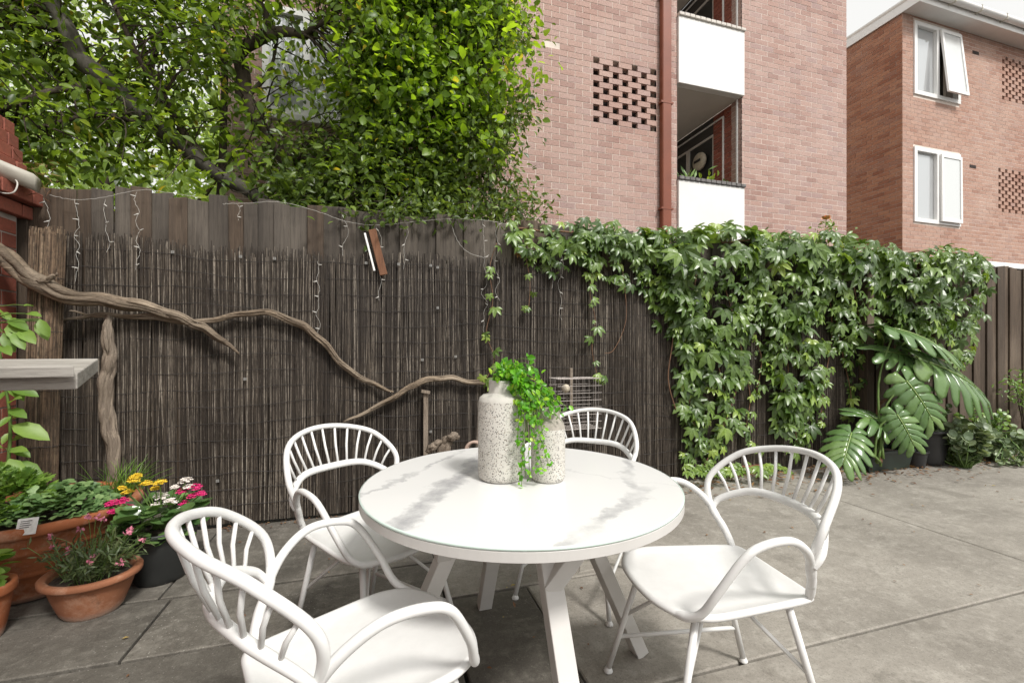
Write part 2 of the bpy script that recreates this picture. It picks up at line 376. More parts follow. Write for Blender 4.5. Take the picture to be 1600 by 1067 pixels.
def link(name, me, parent=None, world=True, matrix=None):
    o = bpy.data.objects.new(name, me); COL.objects.link(o)
    if matrix is not None: o.matrix_basis = matrix
    if parent is not None:
        o.parent = parent
        if world: o.matrix_parent_inverse = wm(parent).inverted()
    return o
def tag(o, label=None, cat=None, group=None, kind=None):
    if label: o['label'] = label
    if cat: o['category'] = cat
    if group: o['group'] = group
    if kind: o['kind'] = kind
    return o
def thing(name, label, cat, loc=(0, 0, 0), rz=0, group=None):
    o = bpy.data.objects.new(name, None); COL.objects.link(o); o.location = loc; o.rotation_euler = (0, 0, rz); o.empty_display_size = .1
    return tag(o, label, cat, group)
def spline(pts, n=8, closed=False):
    P = [np.array(p, float) for p in pts]; m = len(P); out = []
    rng = range(m) if closed else range(m-1)
    for i in rng:
        if closed: p0, p1, p2, p3 = P[i-1], P[i], P[(i+1) % m], P[(i+2) % m]
        else: p0, p1, p2, p3 = P[max(i-1, 0)], P[i], P[i+1], P[min(i+2, m-1)]
        for k in range(n):
            t = k/n
            out.append(.5*((2*p1)+(-p0+p2)*t+(2*p0-5*p1+4*p2-p3)*t*t+(-p0+3*p1-3*p2+p3)*t**3))
    if not closed: out.append(P[-1])
    return out
def U(a, b): return random.uniform(a, b)
def rv(s=1.): return Vector((random.gauss(0, s), random.gauss(0, s), random.gauss(0, s)))
# leaf templates: (verts, faces); length 1 along +x, normal +z
def tpl_oval(w=.5, fold=.12, droop=.18, wid=(.38, .62, .42)):
    st = (.3, .58, .85); v = [(0, 0, 0)]; f = []
    for x, q in zip(st, (.82, 1., .58)):
        z = -droop*x*x; v += [(x, q*w/2, z+fold*q), (x, 0, z), (x, -q*w/2, z+fold*q)]
    v.append((1, 0, -droop))
    f = [(0, 2, 1), (0, 3, 2)]
    for i in (0, 1):
        a = 1+3*i; f += [(a, a+1, a+4, a+3), (a+1, a+2, a+5, a+4)]
    f += [(7, 8, 10), (8, 9, 10)]
    return np.array(v, float), f
def tpl_simple(w=.5, fold=.1, droop=.15):
    v = [(0, 0, 0), (.5, w/2, fold-droop*.25), (.5, 0, -droop*.25), (.5, -w/2, fold-droop*.25), (1, 0, -droop)]
    return np.array(v, float), [(0, 2, 1), (0, 3, 2), (1, 2, 4), (2, 3, 4)]
def tpl_palm(angs=(-78, -38, 0, 38, 78), lens=(.62, .9, 1., .9, .62), w=.42, droop=.35):
    V = []; Fc = []
    for a, L in zip(angs, lens):
        v, f = tpl_oval(w, .07, droop); v = v*L; c, s = math.cos(R(a)), math.sin(R(a)); o = sum(len(x) for x in V)
        V.append(np.stack([v[:, 0]*c-v[:, 1]*s, v[:, 0]*s+v[:, 1]*c, v[:, 2]], 1)); Fc += [tuple(i+o for i in q) for q in f]
    return np.concatenate(V), Fc
def tpl_round(n=10, cup=.08, th=0):
    v = [(.5, 0, -cup)]; f = []
    for k in range(n):
        a = 2*math.pi*k/n; v.append((.5-.5*math.cos(a), .42*math.sin(a), .02*math.cos(2*a)))
    for k in range(n): f.append((0, 1+(k+1) % n, 1+k))
    return np.array(v, float), f
def tpl_frond(n=7):      # parsley-like divided leaf
    V = []; Fc = []
    for (x, y, a, L) in ((.35, 0, 55, .45), (.35, 0, -55, .45), (.55, 0, 0, .5), (.5, 0, 28, .45), (.5, 0, -28, .45), (.0, 0, 0, .5)):
        v, f = tpl_simple(.55 if L > .46 else .6, .06, .1); v = v*L; c, s = math.cos(R(a)), math.sin(R(a)); o = sum(len(q) for q in V)
        if x == 0: v[:, 1] *= .15
        V.append(np.stack([v[:, 0]*c-v[:, 1]*s+x, v[:, 0]*s+v[:, 1]*c+y, v[:, 2]], 1)); Fc += [tuple(i+o for i in q) for q in f]
    return np.concatenate(V), Fc
def basis(d, n):
    d = Vector(d).normalized(); n = Vector(n); n = n-d*n.dot(d)
    if n.length < 1e-5: n = d.orthogonal()
    n.normalize(); y = n.cross(d)
    return Matrix(((d.x, y.x, n.x), (d.y, y.y, n.y), (d.z, y.z, n.z)))
def leaves(name, tpl, items, mat, parent, single=0, world=True, single_name='leaf'):
    """items: (pos, dir, normal, size, rnd). The `single` largest in view become objects of their own, the rest one mesh."""
    tv, tf = tpl
    if single:
        sc = []
        for i, it in enumerate(items):
            px, py, d = proj(it[0]); ok = -10 < px < 1610 and -10 < py < 1075 and d > .2
            sc.append((it[3]/d*(1. if ok else .001)*(1+.35*max(0, -it[2][1])), i))
        sc.sort(reverse=True); pick = [i for _, i in sc[:single]]; ps = set(pick)
        var = []
        for k in range(10):
            mb = MB(); mb.add(tv, tf, (k+.5)/10); var.append(mb.mesh(single_name, mat))
        pinv = wm(parent).inverted()
        for i in pick:
            p, d, n, s, r = items[i]
            o = bpy.data.objects.new(single_name, var[min(9, int(r*10))]); COL.objects.link(o)
            o.matrix_basis = Matrix.Translation(p) @ (basis(d, n)*s).to_4x4(); o.parent = parent
            if world: o.matrix_parent_inverse = pinv
        items = [it for i, it in enumerate(items) if i not in ps]
        if not items: return None
    n = len(items); k = len(tv)
    B = np.array([np.array(basis(it[1], it[2]))*it[3] for it in items]); P = np.array([tuple(it[0]) for it in items])
    V = np.einsum('nij,kj->nki', B, tv)+P[:, None, :]
    me = bpy.data.meshes.new(name)
    lens = np.array([len(f) for f in tf]); flat = np.concatenate([np.array(f) for f in tf])
    me.vertices.add(n*k); me.vertices.foreach_set('co', V.reshape(-1).astype(np.float32))
    L = (flat[None, :]+np.arange(n)[:, None]*k).reshape(-1)
    me.loops.add(len(L)); me.loops.foreach_set('vertex_index', L.astype(np.int32))
    pl = np.tile(lens, n); ls = np.concatenate([[0], np.cumsum(pl)[:-1]])
    me.polygons.add(len(pl)); me.polygons.foreach_set('loop_start', ls.astype(np.int32))
    me.update(calc_edges=True)
    a = me.attributes.new('rnd', 'FLOAT', 'FACE'); a.data.foreach_set('value', np.repeat([it[4] for it in items], len(tf)).astype(np.float32))
    me.materials.append(M[mat]); me.validate()
    return tag(link(name, me, parent, world), kind='stuff')
OVAL = tpl_oval(); OVALW = tpl_oval(.7, .1, .25); SIMPLE = tpl_simple(); PALM = tpl_palm((-88, -42, 0, 42, 88), (.66, .92, 1., .92, .66), w=.4, droop=.34); ROUND = tpl_round(); FROND = tpl_frond()
NARROW = tpl_simple(.2, .03, .2); TRI = tpl_palm((-62, 0, 62), (.85, 1, .85), .8, .15)
def rnd01(): return random.random()

# ================================================================== THE SETTING
mb = MB(); mb.box(-90, 130, -60, 160, -.4, -.035)
tag(mb.obj('ground', 'ground_dirt'), 'bare earth lying under the paving and beyond the fence', 'ground', kind='structure')
pat = thing('patio', 'worn grey concrete slabs with dark joints under the table', 'paving'); pat['kind'] = 'structure'
def rect(x0, x1, y0, y1, g=.005): return [(x0+g, y0+g), (x1-g, y0+g), (x1-g, y1-g), (x0+g, y1-g)]
PAV = [rect(-2.6, -1.02, 2.525, 3.42), rect(-1.02, .303, 2.525, 3.42),
       rect(-2.6, -.96, 2.06, 2.515), rect(-.96, .303, 2.06, 2.515),
       rect(-2.6, -1.5, 1.55, 2.05), rect(-1.5, -.35, 1.55, 2.05), rect(-.35, .303, 1.55, 2.05),
       rect(-2.6, -.8, 1.0, 1.545), rect(-.8, .303, 1.0, 1.545), rect(-2.6, -1.1, .3, .995), rect(-1.1, .303, .3, .995), rect(-2.6, .303, -1.5, .295),
       rect(.308, .713, 1.37, 2.12)]
for i, p in enumerate(PAV):
    mb = MB(); mb.prism(p, -.05, U(-.003, .003), .005, (i*.37) % 1); mb.obj('slab', 'paver', pat)
CON = [rect(.308, 1.2, 2.13, 3.42), [(.718, 1.375), (3.495, 1.375), (3.495, 3.42), (1.21, 3.42), (1.21, 2.125), (.718, 2.125)],
       rect(3.5, 9.5, 1.375, 3.42, .004), rect(.308, 9.5, -1.5, 1.365, .004)]
for i, p in enumerate(CON):
    mb = MB(); mb.prism(p, -.05, U(-.002, .002), .006, (.2, .0, .1, .05)[i]); mb.obj('slab', 'concrete', pat)
# broken corner piece and crumbs by the joint behind the table
mb = MB(); mb.prism([(1.02, 2.16), (1.16, 2.17), (1.18, 2.25), (1.08, 2.27)], -.01, .006, .004, .0); tag(mb.obj('slab_chip', 'concrete'), 'small broken chip of concrete lying on the joint behind the table', 'rubble')

# ------------------------------------------------------------------ brick walls
def brick_rects(u0, u1, z0, z1, openings=(), screens=(), L=.23, hgt=.076, g=.01):
    out = []; k = 0; z = z0
    while z < z1-.02:
        zt = z+hgt; segs = [(u0, u1)]
        for (a, b, c, d) in openings:
            if zt > c+.004 and z < d-.004:
                ns = []
                for (s, e) in segs:
                    if b <= s or a >= e: ns.append((s, e)); continue
                    if a > s: ns.append((s, a))
                    if b < e: ns.append((b, e))
                segs = ns
        x = u0-(.12 if k % 2 else 0)
        while x < u1:
            for (s, e) in segs:
                a, b = max(x, s), min(x+L, e)
                if b-a > .012: out.append((a, b, z, zt))
            x += L+g
        for (a, b, c, d, per, hole) in screens:
            if z >= c-.02 and zt <= d+.03:
                x = a+(per/2 if k % 2 else 0)-per
                while x < b:
                    p, q = max(a, x+hole), min(b, x+per)
                    if q-p > .02: out.append((p, q, z, zt))
                    x += per
        z += hgt+g; k += 1
    return out
def brick_wall(parent, name, M4, rects, mat, score, single=300, depth=.05, inner=None):
    """M4 maps (u, v=outward depth, z) to world; parent = the wall part."""
    def mk(a, b, c, d, rn, pr):
        vs = [(a, depth, c), (b, depth, c), (b, -pr, c), (a, -pr, c), (a, depth, d), (b, depth, d), (b, -pr, d), (a, -pr, d)]
        return vs, [(2, 3, 7, 6), (6, 7, 4, 5), (3, 2, 1, 0), (1, 2, 6, 5), (3, 0, 4, 7)]
    sc = []
    for i, (a, b, c, d) in enumerate(rects):
        p = M4 @ Vector(((a+b)/2, 0, (c+d)/2)); px, py, dd = proj(p)
        sc.append(((b-a)/dd if score(px, py) else 0, i))
    sc.sort(reverse=True); pick = set(i for s, i in sc[:single] if s > 0)
    big = MB(); cache = {}
    for i, (a, b, c, d) in enumerate(rects):
        rn = random.random(); pr = U(0, .003)
        if i in pick:
            key = (round(b-a, 2), int(rn*8))
            if key not in cache:
                m = MB(); vs, fs = mk(-(b-a)/2, (b-a)/2, -(d-c)/2, (d-c)/2, rn, .002); m.add(vs, fs, rn); cache[key] = m.mesh('brick', mat)
            o = bpy.data.objects.new('brick', cache[key]); COL.objects.link(o)
            o.matrix_basis = M4 @ Matrix.Translation(((a+b)/2, -pr*.5, (c+d)/2)); o.parent = parent; o.matrix_parent_inverse = wm(parent).inverted()
        else:
            vs, fs = mk(a, b, c, d, rn, pr); big.add([M4 @ Vector(v) for v in vs], fs, rn)
    if big.v: tag(big.obj('brickwork', mat, parent), kind='stuff')
# --- near apartment building with the balconies: facade at y = 5.8
Y1 = 5.8; b1 = thing('apartment_building', 'pale red brick apartment block with white balconies behind the fence', 'building', (3, Y1, 0))
BX0, BX1, PX0, PX1 = -1.75, 7.935, 4.40, 5.64
opn = [(PX0, PX1, 2.79, 9.0), (2.97, 4.03, 4.491, 5.437), (-1.32, -.36, 3.98, 5.25), (2.215, 2.43, 5.455, 5.53)]
core = MB()
def corebox(m, a, b, c, d, y0=Y1+.0015, y1=Y1+.22): m.box(a, b, y0, y1, c, d)
zB, zT = 1.4, 9.0
for (a, b, c, d) in [(BX0, -1.32, zB, zT), (-1.32, -.36, zB, 3.98), (-1.32, -.36, 5.25, zT), (-.36, 2.97, zB, zT), (2.97, 4.03, zB, 4.491), (2.97, 4.03, 5.437, zT), (4.03, PX0, zB, zT), (PX0, PX1, zB, 2.79), (PX1, BX1, zB, zT)]:
    corebox(core, a, b, c, d)
core.box(BX1-.2, BX1-.003, Y1+.22, 12, zB, zT); core.box(BX0+.003, BX0+.2, Y1+.22, 12, zB, zT)
w1 = core.obj('wall', 'mortar', b1)
rs = brick_rects(BX0, BX1, zB, zT, opn, [(2.97, 4.03, 4.491, 5.437, .318, .1)])
brick_wall(w1, 'brick', Matrix.Translation((0, Y1, 0)), rs, 'brick', lambda px, py: 838 < px < 1325 and -5 < py < 345 and not (py > 290 and px < 960))
# dark panel painting the shade inside the pierced screen
m = MB(); m.box(2.95, 4.05, Y1+.24, Y1+.3, 4.45, 5.55); m.obj('screen_shade_panel', 'dark_cavity', b1)
m = MB(); m.box(2.215, 2.43, Y1+.004, Y1+.02, 5.457, 5.528); m.obj('air_vent', 'beige_metal', b1)
# downpipe with brackets
dp = MB(); dp.cbox(4.075, 4.235, Y1-.1, Y1-.008, 1.4, 9, .012); dpo = dp.obj('downpipe', 'downpipe', b1)
for z in (3.3, 4.9, 6.5):
    m = MB(); m.box(4.05, 4.26, Y1-.104, Y1-.02, z, z+.03); m.obj('bracket', 'downpipe', dpo)
# balconies
YB = Y1+.02
for k, (zt, zb) in enumerate(((3.80, 2.79), (6.32, 5.29), (8.84, 7.81))):
    m = MB(); m.cbox(PX0+.003, PX1+.02, YB-.06, YB+.06, zb, zt, .006); bal = m.obj('balcony_parapet', 'render_white', b1)
    m = MB(); x = PX0
    n = 13
    for i in range(n):
        a = PX0+.004+(PX1+.03-PX0)*i/n; b = PX0+(PX1+.03-PX0)*(i+1)/n
        m = MB(); m.cbox(a, b-.004, YB-.085, YB+.075, zt+.002, zt+.05+U(0, .008), .006, rnd01()); m.obj('coping_tile', 'grey_coping' if k == 0 else 'soffit', bal)
    m = MB(); m.box(PX0+.003, PX1-.003, YB+.062, YB+2.3, zb, zb+.16); m.obj('balcony_slab', 'soffit', b1)
    # side wall of the loggia with window doors
    z0, z1 = zb+.16, zb+2.5
    m = MB(); m.box(PX1+.01, PX1+.16, YB+.18, YB+.62, z0, z1); m.box(PX0-.16, PX0-.01, YB+.18, YB+2.4, z0, z1); m.box(PX0-.16, PX1+.16, YB+2.3, YB+2.4, z0, z1)
    lw = m.obj('loggia_wall', 'mortar', b1)
    m = MB(); m.box(PX1+.01, PX1+.16, YB+.62, YB+2.3, z1-.3, z1); m.box(PX1+.01, PX1+.16, YB+.62, YB+2.3, z0, z0+.05); m.obj('lintel', 'room_dark', b1)
    rr = brick_rects(0, .44, z0+.02, z1)
    brick_wall(lw, 'brick', Matrix(((0, -1, 0, PX1+.003), (-1, 0, 0, YB+.62), (0, 0, 1, 0), (0, 0, 0, 1))) @ Matrix.Diagonal((1, -1, 1, 1)), rr, 'brick_red', lambda px, py: True, 60, .01)
    for j, (ya, yb) in enumerate(((.62, 1.3), (1.32, 2.3))):
        f = MB(); x0 = PX1+.01; t_ = .035
        for (c0, c1, e0, e1) in ((ya, yb, z0+.05, z0+.05+t_), (ya, yb, z1-.3-t_, z1-.3), (ya, ya+t_, z0+.05+t_, z1-.3-t_), (yb-t_, yb, z0+.05+t_, z1-.3-t_)): f.box(x0, x0+.05, YB+c0, YB+c1, e0, e1)
        wf = f.obj('window', 'soffit', b1)
        g = MB(); g.box(x0+.02, x0+.03, YB+ya+t_, YB+yb-t_, z0+.05+t_, z1-.3-t_); g.obj('pane', 'pane_dark', wf)
    # white screen posts on the parapet
    m = MB(); m.box(PX1-.03, PX1-.008, YB+.05, YB+.075, zt+.06, zb+2.5); m.obj('post', 'window_white', b1)
    m = MB(); m.box(PX1-.025, PX1-.005, YB+.36, YB+.385, z0, z1-.12); m.box(PX1-.025, PX1-.005, YB+.385, YB+2.3, z1-.14, z1-.12); m.obj('screen_frame', 'window_white', b1)
rr = brick_rects(0, .2, 2.81, 9.0)
brick_wall(w1, 'brick', Matrix(((0, -1, 0, PX1-.002), (-1, 0, 0, Y1+.212), (0, 0, 1, 0), (0, 0, 0, 1))) @ Matrix.Diagonal((1, -1, 1, 1)), rr, 'brick', lambda px, py: False, 0, .01)
# lamp on the loggia wall
m = MB(); q = Matrix.Translation((PX1-.005, YB+.93, 4.62)) @ Matrix.Rotation(R(-90), 4, 'Y')
ml = MB(); ml.lathe([(.0, 0), (.15, 0), (.16, .03), (.15, .06), (.12, .075), (0, .08)], 24); ml.v = [tuple(q @ Vector(v)) for v in ml.v]; lo = ml.obj('wall_lamp', 'beige_metal', b1, True)
m = MB(); m.box(PX1-.1, PX1-.084, YB+.85, YB+1.01, 4.6, 4.64); m.obj('lamp_slot', 'wire', lo)
# left window of the building, seen through the tree
def window_frame(parent, x0, x1, z0, z1, y, fr=.06, mull=None, mat='window_white', depth=.08):
    f = MB(); f.box(x0, x1, y-.02, y+depth, z0, z0+fr); f.box(x0, x1, y-.02, y+depth, z1-fr, z1); f.box(x0, x0+fr, y-.02, y+depth, z0+fr, z1-fr); f.box(x1-fr, x1, y-.02, y+depth, z0+fr, z1-fr)
    if mull: f.box(mull-fr/2, mull+fr/2, y-.02, y+depth, z0+fr, z1-fr)
    return f.obj('window', mat, parent)
wf = window_frame(b1, -1.315, -.365, 3.985, 5.245, Y1, .07, -.84)
for (a, b, mt) in ((-1.245, -.875, 'pane_pale'), (-.805, -.435, 'pane_pale')):
    m = MB(); m.box(a, b, Y1+.03, Y1+.036, 4.055, 5.175); m.obj('pane', mt, wf)
m = MB(); m.cbox(-1.36, -.32, Y1-.06, Y1+.02, 3.9, 3.98, .006); m.obj('sill', 'window_white', wf)
# --- far building with casement windows: corner (10.765, 6.68)
X2, Y2 = 10.765, 6.68; b2 = thing('brick_apartment_house', 'red brick house with open white casement window and white eaves at right', 'building', (X2, Y2, 0))
W1 = (11.1, 12.6, 6.73, 8.315); W2 = (11.1, 12.62, 3.96, 5.59)
S1 = (14.12, 15.2, 7.099, 8.131); S2 = (13.98, 15.06, 4.433, 5.465)
XE = 19.0; zT2 = 8.42; zB2 = 1.6
core = MB()
for (a, b, c, d) in [(X2+.006, 11.1, zB2, zT2), (11.1, 12.61, zB2, 3.96), (11.1, 12.61, 5.59, 6.73), (11.1, 12.61, 8.315, zT2), (12.61, 13.98, zB2, zT2), (13.98, 15.2, zB2, 4.433), (13.98, 14.12, 5.465, zT2), (15.06, 15.2, 4.433, 5.465), (14.12, 15.2, 5.465, 7.099), (14.12, 15.2, 8.131, zT2), (15.2, XE, zB2, zT2)]:
    core.box(a, b, Y2+.0015, Y2+.25, c, d)
core.box(X2+.007, X2+.25, Y2+.25, 14, zB2, zT2)
w2 = core.obj('wall', 'mortar', b2)
rs = brick_rects(X2, XE, zB2, zT2, [W1, W2, S1, S2], [(*S1, .25, .085), (*S2, .25, .085)])
vis2 = lambda px, py: 1322 < px < 1603 and 10 < py < 420
brick_wall(w2, 'brick', Matrix.Translation((0, Y2, 0)), rs, 'brick_lit', vis2, 200)
rs = brick_rects(0, 7.2, zB2, zT2)
brick_wall(w2, 'brick', Matrix(((0, -1, 0, X2), (-1, 0, 0, 13.88), (0, 0, 1, 0), (0, 0, 0, 1))) @ Matrix.Diagonal((1, -1, 1, 1)), rs, 'brick_shaded', vis2, 100)
for s in (S1, S2):
    m = MB(); m.box(s[0]-.02, s[1]+.02, Y2+.27, Y2+.3, s[2]-.05, s[3]+.05); m.obj('screen_shade_panel', 'dark_cavity', b2)  # dark panel paints the shade behind the open brickwork
for (x, z) in ((13.05, 7.98), (12.95, 5.35)):
    m = MB(); m.box(x, x+.22, Y2-.006, Y2+.02, z, z+.07); m.obj('air_vent', 'dark_cavity', b2)
for (y, z) in ((8.0, 8.05), (8.6, 5.3)):
    m = MB(); m.box(X2-.006, X2+.02, y, y+.35, z, z+.07); m.obj('air_vent', 'dark_cavity', b2)
for k, w in enumerate((W1, W2)):
    wf = window_frame(b2, w[0], w[1]-(.02 if k else 0), w[2], w[3], Y2-.01, .085, (w[0]+w[1])/2)
    xm = (w[0]+w[1])/2; za, zb = w[2]+.085, w[3]-.085
    m = MB(); m.box(w[0]+.085, xm-.045, Y2+.04, Y2+.047, za, zb); m.obj('pane', 'pane_pale', wf)
    m = MB(); m.box(w[0], w[1], Y2+.3, Y2+.34, w[2], w[3]); m.obj('curtain', 'curtain' if k else 'room_dark', wf)  # upper window: no curtain, a dark sheet painted for the unlit room
    m = MB(); m.box(w[0]+.085, xm-.045, Y2+.05, Y2+.06, zb-.22, zb); m.obj('blind', 'soffit', wf)
    # casement hung on its top edge; open on the upper storey
    ang = R(-5.5) if k == 0 else R(-.4); q = Matrix.Translation((0, Y2-.034, zb+(.02 if k == 0 else 0))) @ Matrix.Rotation(ang, 4, 'X')
    xa, xb, hh = xm+.03, w[1]-.05, zb-za+.03
    f = MB()
    for (a, b, c, d) in ((xa, xb, -.07, 0), (xa, xb, -hh, -hh+.07), (xa, xa+.06, -hh+.07, -.07), (xb-.06, xb, -hh+.07, -.07)): f.box(a, b, -.04, 0, c, d, .5, q)
    sash = f.obj('sash', 'window_white', wf)
    f = MB(); f.box(xa+.06, xb-.06, -.025, -.018, -hh+.07, -.07, .5, q); f.obj('pane', 'pane_white', wf)
# eaves
E0 = 6.36
m = MB(); m.box(X2-.02, XE, E0, Y2+.25, 8.425, 8.45); m.obj('soffit', 'window_white', b2)
m = MB(); m.box(X2-.05, XE, E0-.025, E0-.002, 8.40, 8.56); m.box(X2-.05, X2-.022, E0, 14, 8.40, 8.66); m.obj('fascia', 'window_white', b2)
m = MB(); m.tube([(X2-.06, E0-.09, 8.57), (XE, E0-.09, 8.57)], .065, 10); m.obj('gutter', 'window_white', b2, True)
for i in range(9):
    m = MB(); m.box(11.6+i*.85, 11.62+i*.85, E0-.16, E0-.02, 8.49, 8.62); m.obj('gutter_joint', 'gutter', b2)
m = MB(); m.add([(X2-.06, E0-.1, 8.62), (XE, E0-.1, 8.62), (XE, 12, 8.66), (X2-.04, 12, 8.66), (X2-.06, E0-.1, 8.58), (XE, E0-.1, 8.58), (XE, 12, 8.62), (X2-.04, 12, 8.62)], [(0, 1, 2, 3), (7, 6, 5, 4), (0, 4, 5, 1), (3, 2, 6, 7), (0, 3, 7, 4)]); m.obj('roof', 'soffit', b2)

# ------------------------------------------------------------------ paling fence
fence = thing('paling_fence', 'weathered grey-brown timber paling fence running behind the table', 'fence', (2, 3.5, 0))
YF = 3.475; x = -2.2; i = 0
while x < 9.2:
    wv = U(.085, .155); top = (2.235 if x < 4 else 2.2)+U(-.035, .03); front = i % 2 == 0
    y0 = YF if front else YF+.02
    if x < -1.9: top = 2.2
    ww = wv+.03 if not front else wv
    mb = MB(); lean = U(-.004, .004); rr = rnd01()
    n0 = len(mb.v); mb.cbox(0, ww, 0, .016, 0, top, .003, rr)
    dz = U(-.02, .02)
    mb.v = [(vx+lean*vz+(0), vy, vz+(dz*vx/ww if vz > 1 else 0)) for vx, vy, vz in mb.v]
    o = mb.obj('paling', 'paling_brown' if (x < -1.85 or x > 5 or random.random() < .15) else 'paling', fence, world=True)
    o.location = (x-(0.015 if not front else 0), y0, .0)
    x += wv+U(.0, .006) if front else wv-.01; i += 1
for z in (.35, 1.15, 1.95):
    m = MB(); m.cbox(-2.2, 9.2, YF+.042, YF+.09, z, z+.075, .004); m.obj('rail', 'paling', fence)
m = MB(); m.cbox(4.86, 4.96, 3.335, 3.43, 0, 2.0, .005, .3); m.obj('post', 'paling_brown', fence)
m = MB(); m.cbox(6.35, 13.5, 3.62, 3.72, 2.24, 2.31, .006)
bm_ = thing('white_capping', 'long white capping board just above the fence at far right', 'capping', (8, 3.67, 2.24)); m.obj('board', 'window_white', bm_)
for xx in (6.6, 9.0, 11.4):
    m = MB(); m.box(xx, xx+.07, 3.63, 3.71, 0, 2.238); m.obj('post', 'window_white', bm_)

# ------------------------------------------------------------------ corner of the house at the far left
hs = thing('house', 'dark red brick house corner with a cream gutter at far left', 'house', (-2.3, 3.2, 0))
m = MB(); m.box(-3.1, -2.1155, -4.0, 3.44, -.03, 2.0); m.box(-3.1, -2.16, -4.0, 2.94, 2.0, 2.6); hw = m.obj('wall', 'mortar_grey', hs)
rs = brick_rects(-6.9, .52, 0, 1.98)
brick_wall(hw, 'brick', Matrix(((0, 1, 0, -2.114), (1, 0, 0, 2.91), (0, 0, 1, 0), (0, 0, 0, 1))) @ Matrix.Diagonal((1, -1, 1, 1)), rs, 'brick_red', lambda px, py: -20 < px < 80, 60, .01)
for (z, dx) in ((2.0, .05), (2.086, .1), (2.172, .06), (2.26, .02), (2.345, 0), (2.43, -.02), (2.515, -.04)):
    yy = 2.95
    while yy < 3.43:
        m = MB(); m.cbox(-2.6, -2.12+dx, yy, min(yy+.225, 3.5), z, z+.076, .004, rnd01()); m.obj('brick', 'brick_red', hw); yy += .235
m = MB(); m.cbox(-3.1, -1.98, -4.0, 2.92, 2.6, 2.66, .006); m.obj('eave', 'soffit', hs)
p0 = Py(-90, 215, 3.12); p1 = Py(58, 277, 3.3)
gm = MB(); path = [p0+(p1-p0)*t_ for t_ in (0, .5, .8, 1)]
prof = []
for k, pnt in enumerate(path):
    for a in range(9):
        th = math.pi*a/8; prof.append(pnt+Vector((0, 0, 0))+Vector((.25, -.95, 0))*(-.06*math.cos(th))+Vector((0, 0, -.085*math.sin(th))))
gf = [(k*9+a, k*9+a+1, (k+1)*9+a+1, (k+1)*9+a) for k in range(3) for a in range(8)]+[(27, 28, 29, 30, 31, 32, 33, 34, 35)]
gm.add(prof, gf); gu = gm.obj('gutter', 'gutter', hs, True)
sm = gu.modifiers.new('thick', 'SOLIDIFY'); sm.thickness = .004
m = MB(); m.tube([path[2]+Vector((0, -.0, -.0)), path[2]+Vector((.02, .02, -.088))], .012, 6); m.obj('bracket', 'gutter', gu)
m = MB(); m.tube(spline([Py(-20, 292, 3.2), Py(5, 302, 3.2), Py(22, 300, 3.2), Py(27, 285, 3.22), Py(15, 276, 3.25)], 6), .004, 6); m.obj('cable', 'cable_white', hs, True)
items = []
for k in range(60):
    p = Py(U(30, 85), U(250, 300), 3.36)+rv(.02); items.append((p, rv(1)+Vector((0, -.3, -.4)), rv(1), U(.05, .1), rnd01()))
g = thing('dry_twigs', 'tangle of dry vine twigs caught behind the cream gutter', 'twigs', Py(60, 290, 3.36)); leaves('twigs', tpl_simple(.06, .01, .3), items, 'leaf_dry', g)

# ------------------------------------------------------------------ reed screen
reed = thing('reed_screen', 'dark brown reed screen wired to the fence behind the table', 'screen', (1.4, 3.43, 0))
mb = MB(); x = -1.93
while x < 4.87:
    for lay in (0, 1):
        if lay and random.random() < .38: continue
        w = U(.0022, .0036) if not lay else U(.0014, .0034); xx = x+U(-.002, .002); lean = random.gauss(0, .02)+(.05 if random.random() < .1 else 0)*random.choice((-1, 1))
        zt = 1.885+.02*math.sin(xx*2.3)+.012*math.sin(xx*7)+U(-.06, .04)+(.03 if random.random() < .08 else 0); y = 3.447-lay*.008+U(-.003, .003)+.006*math.sin(xx*5)
        zs = (.01, .62, 1.25, zt); r_ = min(1, max(0, random.gauss(.6, .28))) if lay else U(0, .4)  # back layer coloured darker, painting the shade in the gaps between reeds
        pts = [(xx+lean*(z/1.9-.5)+.004*math.sin(z*3+xx*9), y+.004*math.sin(z*4+xx*3), z) for z in zs]
        mb.tube(pts, w, 5, r=r_)
    x += .0045
tag(mb.obj('reeds', 'reed', reed), kind='stuff')
for k in range(16):
    z = .14+k*.112; mb = MB()
    pts = [(xx, 3.431+.004*math.sin(xx*13+k), z+.016*math.sin(xx*3.1+k*.5)+.009*math.sin(xx*7.3+k*.8)+.004*math.sin(xx*19+k*3)) for xx in np.arange(-1.93, 4.87, .06)]
    mb.tube(pts, .0018, 4); mb.obj('wire', 'wire', reed)
for (px, py) in ((270, 394), (376, 401), (429, 404), (383, 592), (572, 411), (623, 413), (673, 415), (684, 418), (684, 481), (660, 562), (712, 557), (673, 674), (340, 751), (868, 432), (1180, 560)):
    p = Py(px, py, 3.424); mb = MB(); s = .009
    for (a, b, c, d) in ((-s, s, -s, -s+.004), (-s, s, s-.004, s), (-s, -s+.004, -s+.004, s-.004), (s-.004, s, -s+.004, s-.004), (-s+.004, s-.004, -.002, .002)): mb.box(p.x+a, p.x+b, p.y-.004, p.y, p.z+c, p.z+d)
    mb.obj('clip', 'clip_white', reed)
